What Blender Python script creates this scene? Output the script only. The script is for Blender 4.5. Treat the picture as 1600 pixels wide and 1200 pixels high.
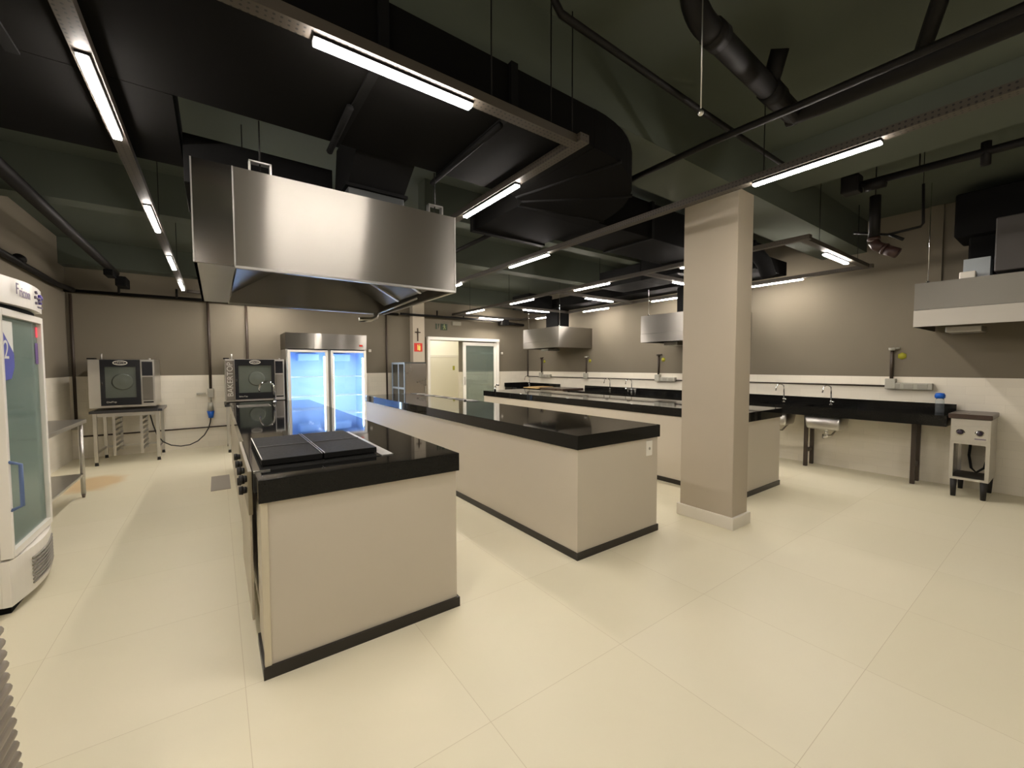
import bpy, bmesh, math, random
from mathutils import Vector, Matrix
random.seed(7)
R = math.radians
S = bpy.context.scene
COL = S.collection
for o in list(bpy.data.objects): bpy.data.objects.remove(o)

# ---------------------------------------------------------------- camera
cam_d = bpy.data.cameras.new('camera'); cam = bpy.data.objects.new('camera', cam_d); COL.objects.link(cam)
F_PX, YAW, PITCH, ROLL, EYE = 643.19, R(35.667), R(-2.542), R(-0.139), 1.42
fw = Vector((math.sin(YAW)*math.cos(PITCH), math.cos(YAW)*math.cos(PITCH), math.sin(PITCH)))
r0 = Vector((math.cos(YAW), -math.sin(YAW), 0)); u0 = r0.cross(fw)
rr = r0*math.cos(ROLL)+u0*math.sin(ROLL); uu = -r0*math.sin(ROLL)+u0*math.cos(ROLL)
M = Matrix((rr, uu, -fw)).transposed().to_4x4(); M.translation = Vector((0, 0, EYE))
cam.matrix_world = M
cam_d.sensor_width = 36; cam_d.lens = F_PX/1600*36; cam_d.clip_start = 0.05
S.camera = cam

# ---------------------------------------------------------------- world and exposure
w = bpy.data.worlds.new('world'); S.world = w; w.use_nodes = True
w.node_tree.nodes['Background'].inputs[0].default_value = (0.02, 0.022, 0.025, 1)
w.node_tree.nodes['Background'].inputs[1].default_value = 0.3
S.view_settings.view_transform = 'Standard'; S.view_settings.look = 'None'
S.view_settings.exposure = 0.0; S.view_settings.gamma = 1.0
S.view_settings.use_curve_mapping = False
LED_POWER = 170.0
LED_COLOR = (1.0, 0.91, 0.83)

# ---------------------------------------------------------------- materials
def lin(r, g, b):
    f = lambda c: ((c/255+0.055)/1.055)**2.4 if c > 10 else c/255/12.92
    return (f(r), f(g), f(b), 1)
MATS = {}
def mat(name, col, rough=.5, metal=0, noise=.0, scale=6, bump=0, emit=None, estr=0, trans=0, ior=1.45, coat=0, spec=.5, aniso=0, alpha=1):
    if name in MATS: return MATS[name]
    m = bpy.data.materials.new(name); m.use_nodes = True; nt = m.node_tree; N = nt.nodes; L = nt.links
    b = N['Principled BSDF']
    b.inputs['Base Color'].default_value = col if len(col) == 4 else (*col, 1)
    b.inputs['Roughness'].default_value = rough; b.inputs['Metallic'].default_value = metal
    b.inputs['IOR'].default_value = ior; b.inputs['Transmission Weight'].default_value = trans
    b.inputs['Coat Weight'].default_value = coat; b.inputs['Specular IOR Level'].default_value = spec
    b.inputs['Alpha'].default_value = alpha
    if emit:
        b.inputs['Emission Color'].default_value = (*emit[:3], 1); b.inputs['Emission Strength'].default_value = estr
    tc = N.new('ShaderNodeTexCoord'); nz = N.new('ShaderNodeTexNoise'); nz.inputs['Scale'].default_value = scale
    nz.inputs['Detail'].default_value = 4
    L.new(tc.outputs['Object'], nz.inputs['Vector'])
    if noise:
        mx = N.new('ShaderNodeMix'); mx.data_type = 'RGBA'
        c = b.inputs['Base Color'].default_value
        mx.inputs[6].default_value = (c[0]*(1-noise), c[1]*(1-noise), c[2]*(1-noise), 1)
        mx.inputs[7].default_value = (min(1, c[0]*(1+noise)), min(1, c[1]*(1+noise)), min(1, c[2]*(1+noise)), 1)
        L.new(nz.outputs['Fac'], mx.inputs[0]); L.new(mx.outputs[2], b.inputs['Base Color'])
    mr = N.new('ShaderNodeMapRange'); mr.inputs[3].default_value = max(0, rough*.88); mr.inputs[4].default_value = min(1, rough*1.12)
    L.new(nz.outputs['Fac'], mr.inputs[0]); L.new(mr.outputs[0], b.inputs['Roughness'])
    if bump:
        bp = N.new('ShaderNodeBump'); bp.inputs['Strength'].default_value = bump; bp.inputs['Distance'].default_value = .004
        L.new(nz.outputs['Fac'], bp.inputs['Height']); L.new(bp.outputs[0], b.inputs['Normal'])
    if aniso:
        b.inputs['Anisotropic'].default_value = aniso
        cv = N.new('ShaderNodeCombineXYZ'); cv.inputs[0].default_value = .02; cv.inputs[2].default_value = 1
        L.new(cv.outputs[0], b.inputs['Tangent'])
    MATS[name] = m; return m

STEEL = mat('brushed_steel', (.60, .575, .53), .38, 1, .04, 3, aniso=.96)
STEEL2 = mat('satin_steel', (.56, .55, .52), .32, 1, .05, 8)
STEELM = mat('polished_steel', (.62, .61, .59), .08, 1, .03, 4)
CHROME = mat('chrome', (.85, .85, .85), .08, 1)
GRANITE = mat('black_granite', (.007, .007, .0065), .045, 0, .5, 180, spec=.22, ior=1.5)
LAMINATE = mat('beige_laminate', lin(198, 190, 174), .42, 0, .03, 2.5)
PLINTH = mat('dark_skirting', (.02, .017, .013), .35)
PAINT = mat('grey_paint', lin(178, 168, 150), .8, 0, .05, 1.5, .05)
WHITE = mat('white_enamel', lin(232, 229, 220), .25, 0, .02, 4)
WHITEM = mat('white_matt', lin(222, 217, 204), .6, 0, .03, 4)
CEIL = mat('dark_ceiling_paint', lin(72, 78, 68), .85, 0, .12, 1.2, .1)
CEILB = mat('dark_beam_paint', lin(74, 80, 70), .8, 0, .12, 1.5, .1)
BLACK = mat('black_duct', (.005, .005, .005), .8, 0, .3, 3, spec=.12)
DUCTG = mat('duct_underside', (.0055, .0053, .005), .85, 0, .2, 2, spec=.05)
BLKP = mat('black_pipe_paint', (.007, .0063, .0057), .55, 0, .2, 8, spec=.2)
RAILM = mat('perforated_steel_paint', lin(84, 78, 68), .55, 0, .1, 12)
IRON = mat('cast_iron', (.008, .008, .0075), .6, 0, .4, 60, .1, spec=.15)
BRONZE = mat('brown_steel_leg', (.045, .032, .022), .45)
GREYPL = mat('grey_plastic_box', lin(165, 163, 150), .5)
BLUEPL = mat('blue_plastic', lin(24, 92, 190), .3)
RUBBER = mat('black_rubber', (.015, .014, .013), .6)
GLASSD = mat('dark_oven_glass', (.02, .024, .022), .06, 0, spec=.8)
SMOKE = mat('fridge_glass', (.42, .58, .52), .03, 0, trans=1.0, ior=1.2)
CLEAR = mat('clear_glass', (.93, .97, .98), .01, 0, trans=1.0, ior=1.05)
GREENG = mat('green_door_glass', (.50, .60, .52), .02, 0, trans=1.0, ior=1.3)
FLUOBL = mat('cool_light_tube', (1, 1, 1), .5, emit=(.60, .78, 1.0), estr=36)
LED = mat('led_diffuser', (1, 1, 1), .5, emit=LED_COLOR, estr=LED_POWER)
LEDROOM = mat('office_led_panel', (1, 1, 1), .5, emit=(1, .95, .84), estr=14)
CREAM = mat('cream_paint', lin(240, 236, 222), .7)
INNERW = mat('blue_white_liner', lin(180, 205, 240), .35)
RED = mat('red_sign', lin(200, 48, 30), .5)
YELLOW = mat('yellow_label', lin(150, 148, 40), .6)
SIGNG = mat('dark_green_sign', lin(30, 50, 18), .5)
SIGNP = mat('pale_green_print', lin(150, 160, 110), .5)
WOODD = mat('dark_wood', (.05, .03, .018), .6)
CARD = mat('tan_board', lin(190, 160, 110), .7, 0, .08, 12)
NAVY = mat('blue_sticker', lin(70, 74, 160), .5)
VIOLET = mat('violet_sticker', lin(110, 84, 140), .5)
REDLED = mat('red_led', lin(220, 60, 70), .4, emit=(1, .1, .15), estr=.5)
PAPER = mat('white_sticker', lin(215, 215, 205), .5)
GREYTXT = mat('grey_print', lin(120, 112, 130), .6)
BLUETXT = mat('indigo_print', lin(70, 55, 150), .5)
SILTXT = mat('silver_print', lin(200, 196, 186), .4)
REDPIPE = mat('red_joint', lin(105, 26, 16), .6, spec=.2)
def thin_glass(name, tint, refl=.12, rough=.02, ior=1.5, refl_tint=0):
    m = bpy.data.materials.new(name); m.use_nodes = True; nt = m.node_tree; N = nt.nodes; L = nt.links
    N.remove(N['Principled BSDF']); out = N['Material Output']
    tr = N.new('ShaderNodeBsdfTransparent'); tr.inputs[0].default_value = (*tint, 1)
    gl = N.new('ShaderNodeBsdfGlossy'); gl.inputs['Roughness'].default_value = rough
    fr = N.new('ShaderNodeFresnel'); fr.inputs[0].default_value = ior
    nz = N.new('ShaderNodeTexNoise'); nz.inputs['Scale'].default_value = 2
    ad = N.new('ShaderNodeMath'); ad.operation = 'MULTIPLY_ADD'; ad.inputs[1].default_value = refl*.3; L.new(nz.outputs['Fac'], ad.inputs[0]); L.new(fr.outputs[0], ad.inputs[2])
    mx = N.new('ShaderNodeMixShader'); L.new(ad.outputs[0], mx.inputs[0]); L.new(tr.outputs[0], mx.inputs[1]); L.new(gl.outputs[0], mx.inputs[2]); L.new(mx.outputs[0], out.inputs[0])
    if refl_tint:  # pale diffuse colour brightens the pane, standing in for reflected light
        df = N.new('ShaderNodeBsdfDiffuse'); df.inputs[0].default_value = (.36, .47, .42, 1)
        m2 = N.new('ShaderNodeMixShader'); m2.inputs[0].default_value = refl_tint; L.new(mx.outputs[0], m2.inputs[1]); L.new(df.outputs[0], m2.inputs[2]); L.new(m2.outputs[0], out.inputs[0])
    return m
SMOKE = thin_glass('freezer_glass', (.85, .95, .91), .3, .10, ior=1.25, refl_tint=.30); CLEAR = thin_glass('clear_pane', (.95, .97, .99), .1); GREENG = thin_glass('green_door_glass_pane', (.97, .99, .965), .3, .03, refl_tint=.18)
def brushed(name, col, r, an, wav=0, mixr=0):
    # brushed sheet: sharp across, smeared along the vertical
    m = bpy.data.materials.new(name); m.use_nodes = True; nt = m.node_tree; N = nt.nodes; L = nt.links
    N.remove(N['Principled BSDF']); out = N['Material Output']
    gl = N.new('ShaderNodeBsdfAnisotropic'); gl.inputs['Color'].default_value = (*col, 1); gl.inputs['Roughness'].default_value = r; gl.inputs['Anisotropy'].default_value = an
    cv = N.new('ShaderNodeCombineXYZ'); cv.inputs[2].default_value = 1; L.new(cv.outputs[0], gl.inputs['Tangent'])
    tc = N.new('ShaderNodeTexCoord'); nz = N.new('ShaderNodeTexNoise'); nz.inputs['Scale'].default_value = 2.2; nz.inputs['Detail'].default_value = 0; L.new(tc.outputs['Object'], nz.inputs['Vector'])
    bp = N.new('ShaderNodeBump'); bp.inputs['Strength'].default_value = wav or .01; bp.inputs['Distance'].default_value = .03; L.new(nz.outputs['Fac'], bp.inputs['Height']); L.new(bp.outputs[0], gl.inputs['Normal'])
    if mixr:
        g2 = N.new('ShaderNodeBsdfAnisotropic'); g2.inputs['Color'].default_value = (col[0]*.42, col[1]*.42, col[2]*.42, 1); g2.inputs['Roughness'].default_value = .5; g2.inputs['Anisotropy'].default_value = -.35; L.new(cv.outputs[0], g2.inputs['Tangent'])
        ms = N.new('ShaderNodeMixShader'); ms.inputs[0].default_value = mixr; L.new(gl.outputs[0], ms.inputs[1]); L.new(g2.outputs[0], ms.inputs[2]); L.new(ms.outputs[0], out.inputs[0])
    else: L.new(gl.outputs[0], out.inputs[0])
    return m
STEEL = brushed('brushed_steel_sheet', (.40, .38, .35), .30, -.71, 0, .5)
STEELW = brushed('wavy_steel_sheet', (.42, .395, .36), .16, -.1, .25)
STEELD = brushed('dull_brushed_steel', (.24, .23, .205), .45, -.35)
WATER = mat('bottle_plastic', (.8, .87, .92), .08, 0, trans=.92, ior=1.12)
BROWNTOP = mat('griddle_plate', (.045, .028, .02), .28, 0, .3, 5)
SMKPL = mat('clear_tub_plastic', (.45, .5, .52), .25, 0, trans=.3)
TRAYM = mat('tray_alloy', lin(150, 142, 130), .5, .5, .15, 20)

def floor_mat():
    m = bpy.data.materials.new('porcelain_floor_tile'); m.use_nodes = True; nt = m.node_tree; N = nt.nodes; L = nt.links
    b = N['Principled BSDF']; tc = N.new('ShaderNodeTexCoord'); mp = N.new('ShaderNodeMapping')
    T = .785
    mp.inputs['Location'].default_value = (-.851+T*4, -1.336+T*6, 0)
    L.new(tc.outputs['Object'], mp.inputs[0])
    br = N.new('ShaderNodeTexBrick'); br.offset = 0; br.squash = 1
    br.inputs['Scale'].default_value = 1; br.inputs['Brick Width'].default_value = T; br.inputs['Row Height'].default_value = T
    br.inputs['Mortar Size'].default_value = .0012; br.inputs['Mortar Smooth'].default_value = .1; br.inputs['Bias'].default_value = 0
    br.inputs['Color1'].default_value = lin(228, 221, 196); br.inputs['Color2'].default_value = lin(224, 217, 190)
    br.inputs['Mortar'].default_value = lin(202, 191, 162)
    L.new(mp.outputs[0], br.inputs['Vector'])
    nz = N.new('ShaderNodeTexNoise'); nz.inputs['Scale'].default_value = 1.1; nz.inputs['Detail'].default_value = 3
    L.new(tc.outputs['Object'], nz.inputs['Vector'])
    mx = N.new('ShaderNodeMix'); mx.data_type = 'RGBA'; mx.blend_type = 'MULTIPLY'; mx.inputs[0].default_value = 1
    cr = N.new('ShaderNodeValToRGB'); cr.color_ramp.elements[0].color = (.93, .94, .93, 1); cr.color_ramp.elements[1].color = (1, .985, .96, 1)
    L.new(nz.outputs['Fac'], cr.inputs[0]); L.new(br.outputs['Color'], mx.inputs[6]); L.new(cr.outputs[0], mx.inputs[7])
    # a tan stain on the tiles near the left wall
    def blob(cx, cy, sx, sy):
        m2 = N.new('ShaderNodeMapping'); m2.inputs['Location'].default_value = (-cx/sx, -cy/sy, 0); m2.inputs['Scale'].default_value = (1/sx, 1/sy, 0)
        L.new(tc.outputs['Object'], m2.inputs[0])
        n2 = N.new('ShaderNodeTexNoise'); n2.inputs['Scale'].default_value = 3.0; L.new(tc.outputs['Object'], n2.inputs['Vector'])
        ln = N.new('ShaderNodeVectorMath'); ln.operation = 'LENGTH'; L.new(m2.outputs[0], ln.inputs[0])
        ad = N.new('ShaderNodeMath'); ad.operation = 'ADD'; L.new(ln.outputs['Value'], ad.inputs[0]); L.new(n2.outputs['Fac'], ad.inputs[1])
        rp = N.new('ShaderNodeMapRange'); rp.inputs[1].default_value = 1.1; rp.inputs[2].default_value = 1.5; rp.inputs[3].default_value = .6; rp.inputs[4].default_value = 0
        L.new(ad.outputs[0], rp.inputs[0]); return rp
    m3 = N.new('ShaderNodeMix'); m3.data_type = 'RGBA'; m3.inputs[7].default_value = lin(205, 165, 105)
    L.new(blob(-1.25, 7.0, .33, .55).outputs[0], m3.inputs[0]); L.new(mx.outputs[2], m3.inputs[6])
    L.new(m3.outputs[2], b.inputs['Base Color'])
    b.inputs['Roughness'].default_value = .42; b.inputs['Specular IOR Level'].default_value = .35
    return m
FLOOR = floor_mat()

def wall_mat(name='wall_paint_over_tile', tile_to=1.27):
    m = bpy.data.materials.new(name); m.use_nodes = True; nt = m.node_tree; N = nt.nodes; L = nt.links
    b = N['Principled BSDF']; ge = N.new('ShaderNodeNewGeometry'); sp = N.new('ShaderNodeSeparateXYZ'); L.new(ge.outputs['Position'], sp.inputs[0])
    ad = N.new('ShaderNodeMath'); ad.operation = 'ADD'; L.new(sp.outputs[0], ad.inputs[0]); L.new(sp.outputs[1], ad.inputs[1])
    cb = N.new('ShaderNodeCombineXYZ'); L.new(ad.outputs[0], cb.inputs[0]); L.new(sp.outputs[2], cb.inputs[1])
    br = N.new('ShaderNodeTexBrick'); br.offset = .5; br.inputs['Scale'].default_value = 1
    br.inputs['Brick Width'].default_value = .30; br.inputs['Row Height'].default_value = .0977; br.inputs['Mortar Size'].default_value = .0016
    br.inputs['Color1'].default_value = lin(226, 220, 204); br.inputs['Color2'].default_value = lin(220, 214, 198); br.inputs['Mortar'].default_value = lin(214, 208, 192)
    L.new(cb.outputs[0], br.inputs['Vector'])
    nz = N.new('ShaderNodeTexNoise'); nz.inputs['Scale'].default_value = 1.3; nz.inputs['Detail'].default_value = 5; L.new(ge.outputs['Position'], nz.inputs['Vector'])
    cr = N.new('ShaderNodeValToRGB'); cr.color_ramp.elements[0].color = lin(110, 103, 89); cr.color_ramp.elements[1].color = lin(118, 111, 96)
    L.new(nz.outputs['Fac'], cr.inputs[0])
    lt = N.new('ShaderNodeMath'); lt.operation = 'LESS_THAN'; lt.inputs[1].default_value = tile_to; L.new(sp.outputs[2], lt.inputs[0])
    mx = N.new('ShaderNodeMix'); mx.data_type = 'RGBA'; L.new(lt.outputs[0], mx.inputs[0]); L.new(cr.outputs[0], mx.inputs[6]); L.new(br.outputs['Color'], mx.inputs[7])
    L.new(mx.outputs[2], b.inputs['Base Color'])
    mr = N.new('ShaderNodeMapRange'); mr.inputs[3].default_value = .85; mr.inputs[4].default_value = .35; L.new(lt.outputs[0], mr.inputs[0]); L.new(mr.outputs[0], b.inputs['Roughness'])
    b.inputs['Specular IOR Level'].default_value = .3
    return m
WALL = wall_mat()

def perforated():
    m = bpy.data.materials.new('perforated_rail'); m.use_nodes = True; nt = m.node_tree; N = nt.nodes; L = nt.links
    b = N['Principled BSDF']; tc = N.new('ShaderNodeTexCoord'); vo = N.new('ShaderNodeTexVoronoi'); vo.inputs['Scale'].default_value = 42; vo.inputs['Randomness'].default_value = .12
    vm = N.new('ShaderNodeVectorMath'); vm.operation = 'MULTIPLY'; g = N.new('ShaderNodeNewGeometry'); sx = N.new('ShaderNodeSeparateXYZ'); L.new(g.outputs['Normal'], sx.inputs[0]); ab = N.new('ShaderNodeMath'); ab.operation = 'ABSOLUTE'; L.new(sx.outputs[2], ab.inputs[0]); sb = N.new('ShaderNodeMath'); sb.operation = 'SUBTRACT'; sb.inputs[0].default_value = 1; L.new(ab.outputs[0], sb.inputs[1]); cz = N.new('ShaderNodeCombineXYZ'); cz.inputs[0].default_value = 1; cz.inputs[1].default_value = 1; L.new(sb.outputs[0], cz.inputs[2]); L.new(cz.outputs[0], vm.inputs[1]); L.new(tc.outputs['Object'], vm.inputs[0]); L.new(vm.outputs[0], vo.inputs['Vector'])
    rp = N.new('ShaderNodeMapRange'); rp.inputs[1].default_value = .17; rp.inputs[2].default_value = .24; L.new(vo.outputs['Distance'], rp.inputs[0])
    mx = N.new('ShaderNodeMix'); mx.data_type = 'RGBA'; mx.inputs[6].default_value = (.008, .008, .007, 1); mx.inputs[7].default_value = lin(66, 60, 52)
    L.new(rp.outputs[0], mx.inputs[0]); L.new(mx.outputs[2], b.inputs['Base Color']); b.inputs['Roughness'].default_value = .6
    return m
PERF = perforated()

# ---------------------------------------------------------------- mesh helpers
class MB:
    def __init__(s): s.bm = bmesh.new(); s.mats = []
    def mi(s, m):
        if m not in s.mats: s.mats.append(m)
        return s.mats.index(m)
    def box(s, x0, x1, y0, y1, z0, z1, m=None, bev=0):
        t = bmesh.new(); bmesh.ops.create_cube(t, size=1)
        for v in t.verts: v.co = Vector(((x0+x1)/2+v.co.x*(x1-x0), (y0+y1)/2+v.co.y*(y1-y0), (z0+z1)/2+v.co.z*(z1-z0)))
        if bev: bmesh.ops.bevel(t, geom=list(t.edges), offset=bev, segments=2, profile=.5, affect='EDGES')
        return s._merge(t, m)
    def _merge(s, t, m=None, smooth=False):
        i = s.mi(m) if m else 0
        me = bpy.data.meshes.new('t'); 
        for f in t.faces: f.material_index = i; f.smooth = smooth
        t.to_mesh(me); t.free(); s.bm.from_mesh(me); bpy.data.meshes.remove(me); return s
    def cyl(s, a, b, r, r2=None, seg=16, m=None, cap=True):
        a = Vector(a); b = Vector(b); d = b-a; t = bmesh.new()
        bmesh.ops.create_cone(t, cap_ends=cap, segments=seg, radius1=r, radius2=r if r2 is None else r2, depth=d.length)
        bmesh.ops.transform(t, matrix=Matrix.Translation((a+b)/2) @ d.to_track_quat('Z', 'Y').to_matrix().to_4x4(), verts=t.verts)
        return s._merge(t, m, True)
    def tube(s, pts, r, seg=10, m=None):
        pts = [Vector(p) for p in pts]; t = bmesh.new(); rings = []
        up = Vector((0, 0, 1)); prev = None
        for i, p in enumerate(pts):
            d = (pts[min(i+1, len(pts)-1)]-pts[max(i-1, 0)]).normalized()
            if prev is None:
                n = d.orthogonal().normalized()
            else:
                n = (prev-d*prev.dot(d)).normalized()
            prev = n; bn = d.cross(n)
            rings.append([t.verts.new(p+(n*math.cos(2*math.pi*k/seg)+bn*math.sin(2*math.pi*k/seg))*r) for k in range(seg)])
        for a, b in zip(rings, rings[1:]):
            for k in range(seg): t.faces.new((a[k], a[(k+1) % seg], b[(k+1) % seg], b[k]))
        t.faces.new(list(reversed(rings[0]))); t.faces.new(rings[-1])
        bmesh.ops.recalc_face_normals(t, faces=t.faces)
        return s._merge(t, m, True)
    def prism(s, poly, axis, a, b, m=None, smooth=False):
        # poly of 2-D points, extruded along axis 0/1/2 from a to b
        t = bmesh.new()
        def P(p, v):
            if axis == 0: return (v, p[0], p[1])
            if axis == 1: return (p[0], v, p[1])
            return (p[0], p[1], v)
        A = [t.verts.new(P(p, a)) for p in poly]; B = [t.verts.new(P(p, b)) for p in poly]
        n = len(poly)
        t.faces.new(A); t.faces.new(list(reversed(B)))
        for i in range(n): t.faces.new((A[i], B[i], B[(i+1) % n], A[(i+1) % n]))
        bmesh.ops.recalc_face_normals(t, faces=t.faces)
        return s._merge(t, m, smooth)
    def sphere(s, c, r, sc=(1, 1, 1), m=None, seg=16):
        t = bmesh.new(); bmesh.ops.create_uvsphere(t, u_segments=seg, v_segments=seg//2, radius=r)
        for v in t.verts: v.co = Vector((c[0]+v.co.x*sc[0], c[1]+v.co.y*sc[1], c[2]+v.co.z*sc[2]))
        return s._merge(t, m, True)
    def lathe(s, prof, c, seg=20, m=None):
        t = bmesh.new(); rings = []
        for r, z in prof:
            rings.append([t.verts.new((c[0]+r*math.cos(2*math.pi*k/seg), c[1]+r*math.sin(2*math.pi*k/seg), c[2]+z)) for k in range(seg)])
        for a, b in zip(rings, rings[1:]):
            for k in range(seg): t.faces.new((a[k], a[(k+1) % seg], b[(k+1) % seg], b[k]))
        t.faces.new(list(reversed(rings[0]))); t.faces.new(rings[-1])
        bmesh.ops.recalc_face_normals(t, faces=t.faces)
        return s._merge(t, m, True)
    def build(s, name, m=None, parent=None, **kw):
        me = bpy.data.meshes.new(name); s.bm.to_mesh(me); s.bm.free()
        for x in s.mats: me.materials.append(x)
        if m and not s.mats: me.materials.append(m)
        o = bpy.data.objects.new(name, me); COL.objects.link(o)
        if parent:
            o.parent = parent; o.matrix_parent_inverse = parent.matrix_world.inverted() if parent.type != 'EMPTY' else Matrix.Translation(-ROOT[parent.name])
        for k, v in kw.items(): o[k] = v
        return o
ROOT = {}
def thing(name, label, cat, loc, group=None):
    o = bpy.data.objects.new(name, None); COL.objects.link(o); o.location = loc; o.empty_display_size = .1
    o['label'] = label; o['category'] = cat
    if group: o['group'] = group
    ROOT[o.name] = Vector(loc); return o
def tag(o, label, cat, group=None, kind=None):
    o['label'] = label; o['category'] = cat
    if group: o['group'] = group
    if kind: o['kind'] = kind
    return o
def st(o, kind='structure'):
    o['kind'] = kind; return o
def dup(root, loc, label=None):
    r = root.copy(); COL.objects.link(r); r.location = loc
    if label: r['label'] = label
    for ch in root.children:
        c = ch.copy(); COL.objects.link(c); c.parent = r
        for g in ch.children:
            d = g.copy(); COL.objects.link(d); d.parent = c
    return r
def arc(c, r, a0, a1, n, plane='xz', fixed=0):
    out = []
    for i in range(n+1):
        a = a0+(a1-a0)*i/n; p, q = c[0]+r*math.cos(a), c[1]+r*math.sin(a)
        out.append((p, fixed, q) if plane == 'xz' else ((fixed, p, q) if plane == 'yz' else (p, q, fixed)))
    return out
def text(name, body, size, mtx, m, parent=None, ext=.0008, align='CENTER'):
    cu = bpy.data.curves.new(name, 'FONT'); cu.body = body; cu.size = size; cu.extrude = ext; cu.align_x = align; cu.align_y = 'CENTER'
    tmp = bpy.data.objects.new('tmp', cu); COL.objects.link(tmp)
    bpy.context.view_layer.update()
    me = bpy.data.meshes.new_from_object(tmp.evaluated_get(bpy.context.evaluated_depsgraph_get()))
    bpy.data.objects.remove(tmp); bpy.data.curves.remove(cu)
    me.transform(mtx); me.materials.clear(); me.materials.append(m)
    for p in me.polygons: p.material_index = 0
    o = bpy.data.objects.new(name, me); COL.objects.link(o)
    if parent:
        o.parent = parent
        o.matrix_parent_inverse = Matrix.Translation(-ROOT[parent.name]) if parent.name in ROOT else Matrix.Identity(4)
    return o
def face_mx(loc, facing):
    # text lying on a vertical face: facing '-y' or '+x' or '-x'
    if facing == '-y': rot = Matrix(((1, 0, 0), (0, 0, -1), (0, 1, 0)))
    if facing == '+x': rot = Matrix(((0, 0, 1), (1, 0, 0), (0, 1, 0)))
    if facing == '-x': rot = Matrix(((0, 0, -1), (-1, 0, 0), (0, 1, 0)))
    return Matrix.Translation(loc) @ rot.to_4x4()

# ================================================================ SETTING
XL, XR, YB, YF, ZC = -1.82, 7.0, 9.0, -3.0, 3.30
st(MB().box(XL-.2, XR+.2, YF-.2, YB+.2, -.12, 0).build('floor', FLOOR))
st(MB().box(XL-.2, XR+.2, YF-.2, YB+.2, ZC, ZC+.15).build('ceiling', CEIL))
st(MB().box(XL-.2, XL, YF-.2, YB+.2, 0, ZC).build('wall_left', WALL))
st(MB().box(XR, XR+.2, YF-.2, YB+.2, 0, ZC).build('wall_right', WALL))
st(MB().box(XL, XR, YF-.2, YF, 0, ZC).build('wall_front', WALL))
DX0, DX1, DZ = 4.05, 4.95, 2.03
b = MB(); b.box(XL, DX0, YB, YB+.2, 0, ZC); b.box(DX1, XR, YB, YB+.2, 0, ZC); b.box(DX0, DX1, YB, YB+.2, DZ, ZC)
st(b.build('wall_back', WALL))
# concrete beams and column
for i, (y0, y1, z0) in enumerate(((1.735, 2.225, 2.90), (3.93, 4.10, 2.95), (5.31, 5.52, 2.90), (8.72, 9.0, 2.92), (-1.6, -1.2, 2.9))):
    st(MB().box(XL if i != 1 else 1.75, XR, y0, y1, z0, ZC, CEILB).build('trim_%d' % (i+1)))
st(MB().box(3.575, 3.845, 1.735, 2.225, 0, 2.90, PAINT, .006).build('wall_column'))
b = MB(); b.box(3.553, 3.867, 1.713, 2.247, 0, .105, WHITEM, .004)
st(b.build('baseboard_column'))
st(MB().box(3.60, 3.88, 8.82, 9.0, 0, 2.92, PAINT, .004).build('wall_pilaster'))
st(MB().box(4.05, 4.60, YF, 1.735, 3.10, ZC, CEILB).build('trim_6'))
st(MB().box(6.97, 7.0, 1.03, 1.16, 2.20, ZC, bev=.002).build('trim_7', WALL))
# lit room beyond the sliding door
b = MB()
b.box(3.7, 5.9, 10.6, 10.7, 0, 2.7); b.box(3.6, 3.7, 9.2, 10.7, 0, 2.7); b.box(5.9, 6.0, 9.2, 10.7, 0, 2.7)
st(b.build('wall_beyond', CREAM))
st(MB().box(3.6, 6.0, 9.2, 10.7, 2.7, 2.8).build('ceiling_beyond', CREAM))
st(MB().box(3.6, 6.0, 9.2, 10.7, -.1, 0).build('floor_beyond', FLOOR))
tag(MB().box(4.3, 5.3, 9.7, 10.1, 2.66, 2.699).build('ceiling_light', LEDROOM), 'square light panel on the ceiling of the room beyond the sliding door', 'lamp')
d2 = st(MB().box(4.80, 5.66, 10.555, 10.599, 0, 1.66, mat('inner_door_paint', lin(226, 221, 204), .5), .004).build('door_2'))
b = MB(); b.box(4.74, 4.80, 10.55, 10.6, 0, 1.72); b.box(5.66, 5.72, 10.55, 10.6, 0, 1.72); b.box(4.80, 5.66, 10.55, 10.6, 1.66, 1.72); b.build('door_frame', WHITEM, d2)
o = tag(MB().box(5.49, 5.55, 10.545, 10.554, 1.30, 1.42).build('door_sign', YELLOW), 'small yellow sign on the inner door seen through the doorway', 'sign')
# sliding door 1
d1 = bpy.data.objects.new('door_1', None); COL.objects.link(d1); d1.location = (4.05, 8.95, 0); d1['kind'] = 'structure'; ROOT['door_1'] = Vector(d1.location)
b = MB(); b.box(3.99, 5.98, 8.88, 8.999, 2.03, 2.10, bev=.003); b.box(3.99, 4.05, 8.90, 8.999, 0, 2.03); b.box(5.90, 5.98, 8.90, 8.999, 0, 2.03); b.build('door_frame', WHITE, d1)
b = MB()
for x0, x1, z0, z1 in ((4.93, 5.01, .02, 2.0), (5.83, 5.90, .02, 2.0), (5.01, 5.83, .02, .12), (5.01, 5.83, 1.92, 2.0)): b.box(x0, x1, 8.92, 8.955, z0, z1, bev=.003)
lf = b.build('door_leaf', WHITE, d1)
MB().box(5.01, 5.83, 8.933, 8.941, .12, 1.92).build('pane', GREENG, lf)
MB().box(4.955, 4.975, 8.89, 8.92, .95, 1.15, bev=.004).build('door_handle', STEEL2, lf)

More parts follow.
